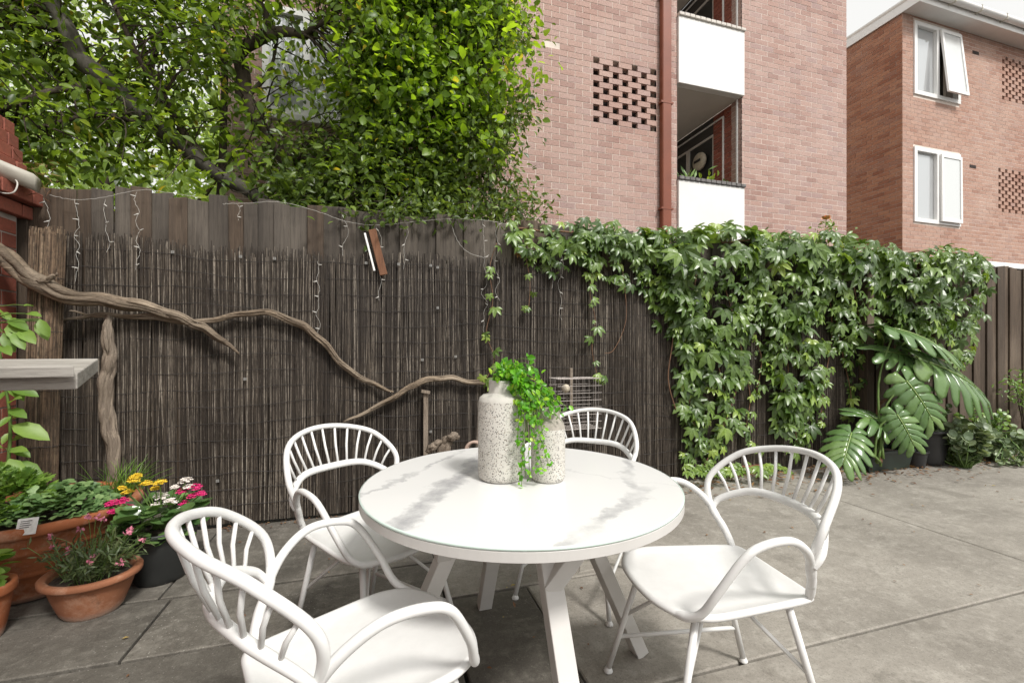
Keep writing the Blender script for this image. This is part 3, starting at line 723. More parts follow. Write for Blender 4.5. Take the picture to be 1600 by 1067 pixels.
# rolled ends standing at the left
for j, (pxt, pxb, wd, lab) in enumerate(((58, 42, .048, 'left of the two tan reed rolls standing against the fence end'), (82, 66, .04, 'right of the two tan reed rolls standing against the fence end'))):
    pt = Py(pxt, 362, 3.3); pb = Py(pxb, 770, 3.3); pb.z = max(0.0, 0.0)
    t_ = thing('reed_roll', lab, 'reed roll', (pb.x, 3.33, 0), group='tan reed rolls'); mb = MB()
    for k in range(150):
        a = U(0, 2*math.pi); q = wd*math.sqrt(U(.15, 1)); ox, oy = q*math.cos(a), q*math.sin(a)
        zt = pt.z+U(-.06, .04); mb.tube([(pb.x+ox*1.1, 3.33+oy, 0), ((pb.x+pt.x)/2+ox*.9+U(-.004, .004), 3.33+oy, zt*.5), (pt.x+ox+U(-.006, .006), 3.33+oy, zt)], U(.003, .0048), 5, r=rnd01())
    tag(mb.obj('reeds', 'reed_tan', t_), kind='stuff')
    for z in (.3, .62, .95, 1.3, 1.62):
        f_ = z/1.9; cx = pb.x+(pt.x-pb.x)*f_; mb = MB(); mb.tube([(cx+wd*1.12*math.cos(a), 3.33+wd*1.12*math.sin(a), z) for a in np.linspace(0, 2*math.pi, 16)[:-1]], .0018, 4, closed=True); mb.obj('wire', 'wire', t_)

# ------------------------------------------------------------------ driftwood on the screen
def drift(name, label, pts, rad, mat='driftwood', seed=1, strands=0, seg=22, parent=None, cat='driftwood', loc=None):
    P = spline(pts, 7); n = len(P); rr = np.interp(np.linspace(0, 1, n), np.linspace(0, 1, len(rad)), rad)
    rs_ = random.Random(seed); ph = [rs_.uniform(0, 6.28) for _ in range(6)]; tw = rs_.uniform(2, 4)
    def ridge(s_, a): return 1+.16*math.sin(3*a+tw*s_*5+ph[0])+.12*math.sin(5*a-tw*s_*7+ph[1])+.1*math.sin(2*a+19*s_+ph[2])+.1*abs(math.sin(4.5*a+tw*s_*6+ph[3]))-.13*max(0, math.sin(7*a-tw*s_*4+ph[5]))**8+.08*math.sin(33*s_+ph[4]+a)
    P = [Vector(p)+Vector((0, .004*math.sin(i*1.1+ph[5]), .005*math.sin(i*.9+ph[4]))) for i, p in enumerate(P)]
    t_ = thing(name, label, cat, loc or P[0]) if parent is None else parent
    mb = MB(); mb.tube(P, [q*.72 for q in rr], 10, ridge=ridge, r=rs_.random())
    ns = 8 if seg > 8 else 4; nrm0 = Vector((0, -1, 0))
    for k in range(ns):
        f0 = 2*math.pi*k/ns+rs_.uniform(-.3, .3); wv = rs_.uniform(.8, 1.25); s0 = rs_.uniform(0, .12) if k % 2 else 0; s1 = 1-(rs_.uniform(0, .25) if k % 3 else 0); Q = []; Rr = []
        for i in range(n):
            u_ = i/(n-1)
            if not s0 <= u_ <= s1: continue
            tg_ = (P[min(i+1, n-1)]-P[max(i-1, 0)]).normalized(); nb_ = (nrm0-tg_*nrm0.dot(tg_)).normalized(); bb_ = tg_.cross(nb_); ph_ = f0+tw*.9*u_+.35*math.sin(6*u_+ph[k % 6])
            e_ = min(1, (u_-s0)*14+.25, (s1-u_)*14+.2); of = rr[i]*(.55+.1*math.sin(17*u_+f0*3))
            Q.append(P[i]+nb_*(math.cos(ph_)*of)+bb_*(math.sin(ph_)*of)); Rr.append(max(.0012, rr[i]*wv*(.36+.09*math.sin(23*u_+f0*5)+.05*math.sin(61*u_+f0))*e_))
        if len(Q) > 2: mb.tube(Q, Rr, 7, r=rs_.random())
    mb.obj('branch', mat, t_, True)
    for k in range(strands):
        i0 = rs_.randint(0, n-8); i1 = min(n-1, i0+rs_.randint(6, 12)); a = rs_.uniform(-.4, 2.2); q = []
        for i in range(i0, i1): q.append(P[i]+Vector((0, -abs(math.cos(a))*rr[i]*.9, math.sin(a)*rr[i]*.95)))
        mb = MB(); m_ = len(q); mb.tube(q, [max(.002, rr[i0+i]*.3*math.sin(math.pi*(i+.3)/m_)) for i in range(m_)], 6, r=rs_.random()); mb.obj('strand', mat, t_, True)
    return t_
YD = 3.385
d1 = drift('driftwood_branch', 'thick pale driftwood branch slanting in from the left edge', [Py(-60, 372, YD-.2), Py(0, 396, YD-.19), Py(40, 430, YD-.17), Py(100, 461, YD-.12), Py(180, 472, YD-.06), Py(250, 487, YD-.02), Py(300, 505, YD-.02), Py(335, 523, YD-.02), Py(374, 552, YD-.01)], [.055, .058, .052, .05, .042, .04, .036, .032, .026, .007], seed=3, strands=9)
drift('', '', [Py(62, 440, YD-.18), Py(80, 434, YD-.18), Py(90, 427, YD-.19)], [.02, .014, .004], seed=4, parent=d1, seg=8)
d2 = drift('driftwood_branch', 'long thin driftwood branch arching across the reeds behind the left chair', [Py(97, 502, YD+.01), Py(150, 492, YD+.01), Py(230, 497, YD+.01), Py(310, 503, YD), Py(360, 494, YD), Py(415, 488, YD), Py(470, 508, YD), Py(505, 535, YD), Py(540, 574, YD), Py(580, 598, YD), Py(615, 613, YD)], [.01, .014, .016, .018, .022, .024, .03, .026, .024, .02, .008], seed=8, strands=8)
drift('', '', [Py(108, 486, YD+.01), Py(160, 494, YD+.005), Py(225, 492, YD), Py(300, 498, YD)], [.004, .011, .012, .008], seed=9, parent=d2, seg=8)
d3 = drift('driftwood_branch', 'thin grey driftwood branch rising towards the tall vase', [Py(536, 660, YD), Py(580, 640, YD), Py(625, 615, YD-.01), Py(660, 596, YD-.01), Py(700, 591, YD), Py(740, 598, YD), Py(790, 602, YD)], [.006, .016, .022, .024, .021, .02, .014], seed=12, strands=7)
b0 = Py(172, 780, 3.32); b0.z = 0
d4 = drift('driftwood_post', 'upright gnarled driftwood post standing behind the flower pots', [(b0.x+.01, 3.30, 0), tuple(Py(176, 760, 3.30)), tuple(Py(177, 700, 3.31)), tuple(Py(168, 655, 3.33)), tuple(Py(166, 600, 3.34)), tuple(Py(173, 560, 3.35)), tuple(Py(168, 520, 3.36)), tuple(Py(170, 494, 3.375))], [.04, .036, .04, .044, .044, .042, .034, .02], mat='driftwood_post', seed=21, strands=4)
# small stake and gnarled log standing by the reeds
st = thing('timber_stake', 'short grey stake with a flat cap leaning on the reeds', 'stake', Py(662, 800, 3.38))
p = Py(665, 610, 3.385); q = Py(661, 700, 3.37)
m = MB(); m.box(-.017, .017, -.012, .012, 0, p.z-.02, .4, Matrix.Translation((p.x, 3.38, 0))); m.obj('shaft', 'driftwood_post', st)
m = MB(); m.box(-.035, .03, -.03, .02, -.01, .01, .4, Matrix.Translation((p.x, 3.375, p.z-.008)) @ Matrix.Rotation(.2, 4, 'Y')); m.obj('cap', 'driftwood_post', st)
p = Py(698, 690, 3.3)
lg = drift('gnarled_log', 'pale gnarled wood stump just behind the far table edge', [(p.x-.02, 3.3, 0), (p.x-.03, 3.3, .25), (p.x-.02, 3.3, p.z-.06), (p.x, 3.3, p.z), (p.x+.03, 3.3, p.z+.035)], [.07, .06, .055, .05, .02], 'driftwood_post', 31, 2, cat='stump', loc=(p.x, 3.3, 0))
for (a, b, s_) in (((668, 706), (690, 690), 5), ((700, 686), (716, 682), 6)):
    drift('', '', [Py(*a, 3.27), Py((a[0]+b[0])/2, (a[1]+b[1])/2-3, 3.25), Py(*b, 3.27)], [.028, .034, .02], 'driftwood_post', s_, parent=lg, seg=8)
p = Py(740, 700, 3.2); hz = thing('garden_hose', 'brownish hose loop peeping over the table beside the tall vase', 'hose', (p.x, 3.2, 0))
m = MB(); pts = []
for a in np.linspace(0, 2*math.pi*2, 60): pts.append((p.x+.06*math.cos(a)+.002*a, 3.22+.01*a/6, p.z-.02+.06*math.sin(a)))
pts += [(p.x+.07, 3.25, p.z-.1), (p.x+.05, 3.27, p.z-.3), (p.x+.03, 3.28, .02)]
m.tube(spline(pts, 2), .011, 8); m.obj('coil', 'hose', hz, True)
# hanging wooden piece with white strip
p = Py(590, 395, 3.41); hp = thing('hanging_board', 'small reddish board with a white strip hanging from the fence top', 'board', p)
q = Matrix.Translation(p) @ Matrix.Rotation(R(-14), 4, 'Y')
m = MB(); m.cbox(-.025, .03, -.02, .0, -.17, .17, .003, .3, q); m.obj('board', 'red_timber', hp)
m = MB(); m.cbox(-.062, -.048, -.03, -.015, -.13, .15, .002, .3, q); m.obj('strip', 'window_white', hp)
# wire cage on the screen
cg = thing('wire_cage', 'rusty square wire cage fixed to the reeds behind the vases', 'cage', Py(902, 630, 3.35))
c0 = Py(868, 592, 3.26); c1 = Py(936, 667, 3.26)
xa, xb, za, zb, ya, yb = c0.x, c1.x, c1.z, c0.z, 3.22, 3.41
def wirebox():
    for nm, rng, fn in (('front_grid', (ya,), None), ('back_grid', (yb,), None)):
        m = MB()
        for k in range(8): xx = xa+(xb-xa)*k/7; m.tube([(xx, rng[0], za), (xx, rng[0], zb)], .0018, 5)
        for k in range(8): zz = za+(zb-za)*k/7; m.tube([(xa, rng[0]-.003, zz), (xb, rng[0]-.003, zz)], .0018, 5)
        m.obj(nm, 'cage_wire', cg)
    for nm, xx in (('side_grid', xa), ('side_grid', xb)):
        m = MB()
        for k in range(5): yy = ya+(yb-ya)*k/4; m.tube([(xx, yy, za), (xx, yy, zb)], .0018, 5)
        for k in range(8): zz = za+(zb-za)*k/7; m.tube([(xx, ya, zz), (xx, yb, zz)], .0018, 5)
        m.obj(nm, 'cage_wire', cg)
    for nm, zz in (('top_grid', zb), ('bottom_grid', za)):
        m = MB()
        for k in range(8): xx = xa+(xb-xa)*k/7; m.tube([(xx, ya, zz), (xx, yb, zz)], .0018, 5)
        for k in range(5): yy = ya+(yb-ya)*k/4; m.tube([(xa, yy, zz), (xb, yy, zz)], .0018, 5)
        m.obj(nm, 'cage_wire', cg)
wirebox()
m = MB(); pp = Py(893, 592, 3.36); m.cbox(pp.x-.012, pp.x+.012, 3.36, 3.38, za+.02, zb+.08, .003); m.obj('hanger', 'driftwood_post', cg)
bp = Py(884, 607, 3.3); bl = MB(); bl.lathe([(.001, -.035), (.022, -.028), (.034, -.008), (.034, .012), (.022, .03), (.001, .036)], 14, bp); tag(bl.obj('bell', 'beige_metal', None, True), 'small round tan bell hanging inside the wire cage', 'bell')

# ------------------------------------------------------------------ string lights along the fence top
sg = thing('string_lights', 'white icicle fairy lights strung along the fence top', 'fairy lights', Py(110, 310, 3.46))
YS = 3.42
def wirepath(pts, n=8, r=.0013): 
    m = MB(); P = spline([Py(a, b, YS) for a, b in pts], n); P = [Vector(p)+rv(.0015) for p in P]; m.tube(P, r, 5); m.obj('cable', 'cable_white', sg); return P
bulb_m = MB(); bulb_m.lathe([(.0015, 0), (.0045, .002), (.0045, .014), (.003, .016), (.003, .024), (.0012, .03)], 7); bulb_me = bulb_m.mesh('bulb', 'cable_white', True); sginv = wm(sg).inverted()
def bulb(p):
    d = Vector((random.choice((-1, 1))*U(.5, 1), -.4, U(-.6, .5))).normalized(); o = bpy.data.objects.new('bulb', bulb_me); COL.objects.link(o)
    o.matrix_basis = Matrix.Translation(p) @ d.to_track_quat('Z', 'Y').to_matrix().to_4x4() @ Matrix.Scale(.95, 4); o.parent = sg; o.matrix_parent_inverse = sginv
for pts in ([(78, 305), (106, 311), (130, 312), (165, 308), (217, 297), (262, 301), (314, 309)], [(348, 319), (380, 318), (440, 316), (500, 332), (540, 346), (596, 352), (660, 345), (715, 342), (770, 346), (800, 352)], [(703, 342), (712, 370), (728, 392), (755, 402), (764, 398)]): wirepath(pts)
for (x0, y0, y1) in ((76, 308, 358), (118, 312, 440), (167, 312, 395), (213, 300, 422), (373, 320, 345), (536, 346, 400), (592, 355, 470), (635, 350, 420), (498, 408, 520), (757, 345, 530), (778, 345, 470), (860, 395, 450), (874, 400, 500)):
    n = max(3, int((y1-y0)/14)); P = wirepath([(x0+random.gauss(0, 3.0), y0+(y1-y0)*k/n) for k in range(n+1)], 4, .001)
    for k in range(2, len(P), 7): bulb(P[k])

# ================================================================== TREES
def crown_cluster(items, c, n, spread, size, flat=.7, nb=(.0, -.35, .8), pal=None):
    for _ in range(n):
        o = rv(spread); o.z *= flat; p = c+o
        d = (o.normalized()*.7+rv(.5)+Vector((0, -.15, -.25))); nn = Vector(nb)+rv(.6)
        items.append((p, d, nn, size*U(.45, 1.35), min(1, max(0, random.gauss(.45, .25))) if pal is None else pal()))
def limb(mb, pts, rad, r=.5, seg=10):
    P = spline(pts, 6); n = len(P); rr = np.interp(np.linspace(0, 1, n), np.linspace(0, 1, len(rad)), rad)
    rs_ = random.Random(int(pts[0][0]*1000)); ph = rs_.uniform(0, 6)
    mb.tube([Vector(p)+Vector((math.sin(i*.7+ph), math.cos(i*.9+ph), 0))*.012 for i, p in enumerate(P)], rr, seg, r=r, ridge=lambda s_, a: 1+.1*math.sin(2*a+9*s_+ph)+.06*math.sin(5*a+23*s_)); return P
def twigs(mb, limbs, centers, k=1., r0=.008):
    allp = [Vector(p) for L in limbs for p in L]
    for c in centers:
        b = min(allp, key=lambda q: (q-c).length+U(0, .25)); mid = (b+c)/2+rv(.06)+Vector((0, 0, .06)); L = (c-b).length
        if L > 2.2: continue
        mb.tube(spline([b, mid, c], 4), np.linspace(r0*k*(.6+.5*L), .002, 9), 5, r=rnd01())
def density(px, py, seed=0.):
    return .5+.5*math.sin(px*.021+1.3+seed)*math.sin(py*.027+.4+seed*2)+.35*math.sin(px*.05+py*.043+seed)
# --- leaning tree (left)
ta = thing('leaning_tree', 'tree with grey leaning trunks and dark green leaves over the fence at left', 'tree', Py(560, 700, 4.3)*1)
ta.location.z = 0
mb = MB(); Ls = []
base = Vector((.0, 4.35, 0))
Ls.append(limb(mb, [base, Py(480, 400, 4.3), Py(405, 312, 4.2), Py(330, 265, 4.15), Py(260, 210, 4.1), Py(170, 130, 4.05), Py(125, 90, 4.0), Py(95, 30, 3.95), Py(40, -80, 3.9)], [.1, .075, .062, .058, .058, .06, .058, .05, .03], .9))
trunkA = mb.obj('trunk', 'bark_grey', ta, True)
mb = MB()
Ls.append(limb(mb, [base+Vector((.12, .05, 0)), Py(520, 400, 4.45), Py(482, 310, 4.45), Py(430, 222, 4.4), Py(392, 170, 4.4), Py(376, 110, 4.35), Py(372, 76, 4.35)], [.1, .07, .065, .07, .065, .06, .055], .2))
Ls.append(limb(mb, [Py(372, 80, 4.35), Py(400, 66, 4.33), Py(432, 50, 4.3), Py(470, 54, 4.3), Py(500, 40, 4.25), Py(560, -20, 4.2)], [.055, .05, .045, .03, .024, .012], .3))
Ls.append(limb(mb, [Py(430, 52, 4.3), Py(412, 20, 4.3), Py(380, -40, 4.3)], [.035, .03, .02], .3))
Ls.append(limb(mb, [Py(392, 150, 4.4), Py(420, 110, 4.42), Py(435, 60, 4.4)], [.02, .016, .012], .7, 6))
Ls.append(limb(mb, [Py(340, 330, 4.5), Py(352, 165, 4.5), Py(348, 90, 4.5), Py(338, 20, 4.5), Py(330, -80, 4.5)], [.035, .03, .028, .025, .015], .6, 7))
Ls.append(limb(mb, [Py(300, 240, 4.1), Py(255, 150, 3.95), Py(200, 60, 3.8), Py(150, -60, 3.7)], [.03, .022, .016, .01], .5, 6))
Ls.append(limb(mb, [Py(330, 260, 4.15), Py(240, 130, 4.3), Py(270, 20, 4.3)], [.025, .02, .012], .5, 6))
Ls.append(limb(mb, [Py(170, 130, 4.05), Py(90, 140, 3.9), Py(0, 170, 3.8), Py(-80, 180, 3.7)], [.03, .022, .016, .01], .5, 6))
Ls.append(limb(mb, [Py(260, 210, 4.1), Py(160, 180, 3.9), Py(60, 200, 3.75)], [.025, .018, .01], .5, 6))
mb.obj('limb', 'bark', ta, True)
items = []; cents = []
while len(cents) < 1250:
    px, py = U(-260, 660), U(-330, 330)
    if py > 268+.06*max(0, px): continue
    if 395 < px < 545 and 45 < py < 250 and random.random() < .72: continue
    if 300 < px < 395 and 60 < py < 290 and random.random() < .4: continue
    if 200 < px < 340 and 215 < py and random.random() < .6: continue
    if density(px, py) < .36 and random.random() < .88: continue
    y = U(3.62, 4.9); p = Py(px, py, y)
    cents.append(p); crown_cluster(items, p, random.randint(17, 30), .12, .072)
leaves('crown', OVAL, items, 'leaf_tree', ta, 300)
mb = MB(); twigs(mb, Ls, cents); tag(mb.obj('twigs', 'bark', ta), kind='stuff')
# --- bright-leaved tree in the middle
tb = thing('bright_leaved_tree', 'tree with broad bright yellow-green leaves beside the brick wall', 'tree', (1.0, 4.4, 0))
mb = MB(); Lb = []
bs = Vector((.75, 4.45, 0))
Lb.append(limb(mb, [bs, Py(640, 420, 4.4), Py(628, 300, 4.35), Py(610, 180, 4.3), Py(640, 60, 4.2), Py(680, -120, 4.1)], [.07, .055, .045, .035, .025, .012], .3))
Lb.append(limb(mb, [Py(628, 300, 4.35), Py(690, 200, 4.2), Py(740, 120, 4.1), Py(790, 60, 4.1)], [.035, .024, .016, .008], .3, 7))
Lb.append(limb(mb, [Py(612, 200, 4.3), Py(560, 110, 4.2), Py(540, 0, 4.1)], [.028, .02, .01], .3, 7))
mb.obj('trunk', 'bark', tb, True)
items = []; cents = []
while len(cents) < 560:
    px, py = U(555, 815), U(-300, 235)
    if ((px-685)/(128+20*math.sin(py*.06)))**2+((py-60)/185)**2 > 1.05 and py > -130: continue
    if density(px*1.3, py*1.3, 2.) < .34 and random.random() < .85: continue
    p = Py(px, py, U(3.7, 4.5)); cents.append(p); crown_cluster(items, p, random.randint(13, 23), .16, .076, nb=(.1, -.5, .8))
leaves('crown', OVALW, items, 'leaf_bright', tb, 300)
mb = MB(); twigs(mb, Lb, cents, .8); tag(mb.obj('twigs', 'bark', tb), kind='stuff')
# --- fine-leaved shrub against the wall
tc = thing('fine_leaved_shrub', 'dense shrub with small dark glossy leaves above the fence centre', 'shrub', (1.4, 4.7, 0))
mb = MB(); Lc = []
for k, (px, py) in enumerate(((590, 180), (680, 160), (780, 90), (800, 200), (720, 230), (770, 260))):
    Lc.append(limb(mb, [Vector((1.0+.12*k, 4.75, 0)), Py(640+35*k, 360, 4.7), Py((640+35*k+px)/2+6, (330+py)/2, 4.7), Py(px, py, 4.7)], [.035, .025, .018, .008], .4, 6))
mb.obj('stem', 'bark', tc, True)
items = []; cents = []
while len(cents) < 1050:
    px, py = U(430, 900), U(-60, 352)
    lim = (785+28*math.sin(py*.045)+(18 if py < 190 else 8) if py < 230 else 790+(py-230)*.5)-abs(random.gauss(0, 14))
    if px > lim: continue
    if px < 560 and py < 210: continue
    if density(px*1.5, py*1.5, 4.) < .4 and random.random() < .85: continue
    p = Py(px, py, U(3.75, 5.2)); cents.append(p); crown_cluster(items, p, random.randint(20, 34), .1, .062, 1., nb=(.1, -.4, .8))
for k in range(70):
    px = U(520, 860); p = Py(px, U(318, 352)+.02*(px-520)-10, U(3.36, 3.6)); cents.append(p); crown_cluster(items, p, random.randint(6, 14), .06, .055, 1., nb=(.1, -.5, .8))
leaves('crown', OVAL, items, 'leaf_fine', tc, 150)
mb = MB(); twigs(mb, Lc, cents, .5); tag(mb.obj('twigs', 'bark', tc), kind='stuff')
# --- pale trees far behind at left
for j, (cx, cy, h, r_, lab) in enumerate(((-4.6, 9.5, 6.2, 2.6, 'pale green tree far behind the fence, nearest the left edge'), (-9.5, 12.0, 8.5, 3.6, 'tall pale green tree furthest back at the left edge'), (-2.9, 13.0, 7.5, 2.2, 'pale green tree glimpsed far behind, next to the brick block'))):
    tt = thing('tree', lab, 'tree', (cx, cy, 0), group='pale background trees')
    mb = MB(); L_ = [limb(mb, [(cx, cy, 0), (cx+.2, cy, h*.35), (cx-.1, cy+.1, h*.7), (cx, cy, h*.95)], [.16, .13, .08, .03], .4)]
    for k in range(5): L_.append(limb(mb, [(cx, cy, h*(.3+.08*k)), (cx+U(-.6, .6)*r_, cy-.5, h*(.45+.08*k)), (cx+U(-.9, .9)*r_, cy-.8, h*(.55+.08*k))], [.06, .04, .015], .4, 6))
    mb.obj('trunk', 'bark', tt, True)
    items = []
    for k in range(420):
        a, b_ = U(0, 6.28), math.sqrt(U(.05, 1)); z = U(.18, 1); p = Vector((cx+r_*b_*math.cos(a), cy+r_*b_*math.sin(a), h*z))
        crown_cluster(items, p, 22, .26, .19)
    leaves('crown', SIMPLE, items, 'leaf_far', tt, 0)

# ================================================================== CREEPER ON THE FENCE
vine = thing('creeper', 'dense five-leaved green creeper draped over the fence at right', 'creeper', (4.0, 3.4, 0))
items = []
def vleaf(p, size, low=0.):
    d = Vector((random.gauss(0, .5), -.45+random.gauss(0, .25), -.75+random.gauss(0, .3))); n = Vector((random.gauss(0, .35), -.75+random.gauss(0, .25), .62+random.gauss(0, .3)))
    r_ = random.gauss(.42, .2)+low
    items.append((p, d, n, size*random.choice((U(.5, .9), U(.8, 1.25), U(1.1, 1.6))), min(.94, max(0, r_)) if random.random() > .004 else 1.))
# (px centre, half width, y top, y bottom) of each hanging curtain, photographed on the fence plane
def curtain(px0, px1, top, bot, n, out=(.05, .3), size=.105):
    for _ in range(int(n*.76)):
        px = U(px0, px1); u = (px-px0)/(px1-px0); edge = math.sin(math.pi*u)**.5; t_ = random.random()
        py = top+(bot-top)*t_*(.55+.45*edge)+random.gauss(0, 5)
        y = YF-.03-U(*out)*(1-.45*t_)*(.4+.6*edge); vleaf(Py(px, py, y), size*(1.1-.3*t_), .12*t_)
curtain(1035, 1185, 385, 560, 260); curtain(1060, 1165, 500, 705, 210, (.04, .2)); curtain(1045, 1110, 420, 640, 80, (.03, .15))
curtain(1060, 1120, 640, 735, 45, (.03, .15), .07)
curtain(1165, 1300, 375, 520, 230); curtain(1195, 1290, 470, 665, 200, (.04, .22)); curtain(1205, 1275, 600, 705, 70, (.03, .15))
curtain(1285, 1400, 380, 500, 190); curtain(1300, 1392, 470, 575, 110, (.04, .2)); curtain(1320, 1370, 560, 630, 30, (.03, .12), .07)
curtain(1390, 1545, 395, 520, 300, (.08, .4), .105); curtain(1400, 1530, 470, 585, 200, (.06, .3), .1)
curtain(800, 960, 345, 420, 110, (.02, .12), .07); curtain(900, 1060, 358, 440, 170, (.04, .2), .08); curtain(1000, 1060, 380, 500, 60, (.02, .1))
# crest over the fence top
for k in range(520):
    px = U(795, 1540); u = px/1540; ytop = 352+(px-820)*.058-14*max(0, math.sin(px*.035))-10*math.sin(px*.011+1)
    p = Py(px, ytop+U(-2, 34), YF-U(-.12, .2)); vleaf(p, .1 if px > 960 else .075, .1)
    if px > 1000 and random.random() < .3:
        it = items[-1]; items[-1] = (it[0], Vector((random.gauss(0, .7), -.4, .3)), Vector((random.gauss(0, .4), -.4, .9)), it[3], it[4])
strands = [[(776, 380), (765, 420), (770, 470), (760, 520), (772, 560), (760, 592)], [(825, 370), (822, 400), (828, 440), (826, 482)], [(915, 385), (925, 420), (922, 460), (930, 500), (925, 545), (934, 590)], [(968, 400), (975, 440), (978, 500), (960, 545), (945, 552)],
           [(1390, 430), (1400, 500), (1396, 560)], [(1130, 440), (1160, 560), (1140, 640), (1110, 730)], [(1250, 420), (1230, 540), (1245, 690)], [(1330, 420), (1345, 520), (1350, 600)], [(1470, 420), (1460, 520), (1450, 580)], [(1090, 420), (1070, 560), (1090, 690)], [(1048, 430), (1052, 520), (1044, 590), (1056, 640)], [(1185, 440), (1178, 520), (1190, 560), (1182, 612)], [(1294, 440), (1300, 520), (1288, 600), (1282, 660)], [(1120, 560), (1135, 640), (1118, 690), (1100, 728)], [(1305, 500), (1318, 560), (1330, 620), (1322, 650)], [(1160, 560), (1172, 620), (1166, 672), (1180, 700)], [(930, 760-30), (1060, 690)] ]
for k, s_ in enumerate(strands[:-1]):
    P = spline([Py(a, b, YF-.09) for a, b in s_], 6); mb = MB(); mb.tube(P, .003 if k < 4 else .005, 5); mb.obj('stem', 'stem_brown', vine, True)
    if k < 3 or k > 10:
        for j in range(2, len(P), 4 if k < 3 else 2):
            for _ in range(random.randint(1, 2)): vleaf(Vector(P[j])+Vector((random.gauss(0, .03), -.02, random.gauss(0, .02))), .06, .25)
        for _ in range(5): vleaf(Vector(P[-1])+rv(.02), .045, .4)
mb = MB(); P = spline([Py(px, 358+(px-820)*.058, YF-.03) for px in range(800, 1541, 60)], 4); mb.tube([Vector(p)+rv(.01) for p in P], .008, 6); mb.obj('stem', 'stem_brown', vine, True)
leaves('foliage', PALM, items, 'leaf_vine', vine, 300)
# roses among the creeper
for (px, py, lab) in ((1291, 343, 'peach rose bloom peeping above the creeper'), ):
    p = Py(px, py, 3.52); rz_ = thing('rose', lab, 'rose', p-Vector((0, 0, .35)))
    mb = MB(); mb.tube([p-Vector((.05, 0, .4)), p-Vector((.02, 0, .2)), p], .004, 5); mb.obj('stem', 'stem_green', rz_)
    it = []
    for k in range(22):
        a = k*2.4; q = .006+.0016*k; d = Vector((math.cos(a), math.sin(a), 2.6-k*.1)); it.append((p+Vector((math.cos(a), math.sin(a), 0))*q*.4, d, Vector((-math.cos(a), -math.sin(a), .6)), .035+.0008*k, .5))
    leaves('petals', ROUND, it, 'petal_orange', rz_); it = []
    for k in range(60): it.append((p+Vector((random.gauss(0, .09), random.gauss(0, .05), -U(.02, .25))), rv(1), Vector((0, -.4, .8))+rv(.4), .05, U(.5, 1)))
    leaves('foliage', OVAL, it, 'leaf_vine', rz_)

# ================================================================== RIGHT-HAND PLANTS
def monstera_leaf(L, lobes=6, seed=0):
    """split leaf, midrib along +x from the stalk at 0: lobes joined near the rib, parted towards the edge, a slot between some pairs"""
    rs_ = random.Random(seed); mb = MB(); n = 9
    def halfw(s_): return L*.54*(math.sin(math.pi*min(1, max(0, (s_+.22)/1.24))**.8)**.62)
    def pos(s_, u):
        w = halfw(s_); sw = L*u**1.2*(-.2+.8*(s_+.2))*(1-1.15*max(0, s_-.5))
        x = max(s_, .0 if u < .05 else s_)*L*.92+sw if s_ > 0 else s_*L*.92*min(1, u*3)+sw
        y = u*w; return x, y, -.2*x*abs(x)/L-.5*y*y/L
    cuts = [-.2]+[-.2+1.17*((i+rs_.uniform(-.26, .26))/lobes) for i in range(1, lobes)]+[.99]
    for sgn in (1, -1):
        for i in range(lobes):
            s0, s1 = cuts[i], cuts[i+1]; c_ = (s0+s1)/2; h_ = (s1-s0)/2; sp = rs_.uniform(.5, .66); gp = rs_.uniform(.2, .3); reach = rs_.uniform(.93, 1.04)
            vs = []
            for k in range(n+1):
                u = k/n; q = 1.0
                if u > sp: q = 1-gp*min(1, (u-sp)/.12)**.5
                if k == 2 and i % 2: q = .8 if 0 < i < lobes-1 else .96        # slot by the rib
                if u > .74: q *= math.sqrt(max(.02, 1-((u-.74)/.26)**2))*.75+.25
                for j in (-1, -.4, .4, 1):
                    x, y, z = pos(c_+j*h_*q, u*reach*(1-.05*j*j*(u > .6))); bl_ = .004*L*(1-abs(j))*min(1, u*3)
                    vs.append((x, sgn*y, z+bl_-.14*L*max(0, u-.55)))
            fs = []
            for k in range(n):
                for j in range(3):
                    q_ = (k*4+j, k*4+j+1, k*4+5+j, k*4+4+j); fs.append(q_ if sgn < 0 else q_[::-1])
            mb.add(vs, fs, rs_.uniform(.35, .75))
    mb.tube([(x*L*.92, 0, -.2*x*x*L*.85+.004) for x in np.linspace(-.02, .97, 8)], [.011*L*(1-.8*t_) for t_ in np.linspace(0, 1, 8)], 5, r=1.)
    return mb
mon = thing('monstera', 'monstera plant with large split glossy leaves leaning on the fence', 'plant', Pz(1372, 725, 0))
mroot = Pz(1375, 722, .12)
ML = [  # attach px, y-plane, tip px, tip plane, normal, length factor
    ((1330, 677), 3.0, (1318, 722), 2.86, (-.6, -.55, .55), 1.), ((1402, 648), 2.95, (1436, 700), 2.8, (-.55, -.55, .6), 1.), ((1417, 596), 2.95, (1472, 662), 2.75, (-.5, -.5, .65), 1.),
    ((1454, 567), 2.95, (1562, 606), 2.75, (-.35, -.55, .72), 1.), ((1399, 514), 3.1, (1492, 533), 2.95, (-.25, -.3, .9), 1.), ((1432, 562), 3.15, (1380, 534), 3.1, (-.4, -.5, .75), .9), ((1392, 660), 3.15, (1352, 640), 3.05, (-.5, -.5, .7), .9)]
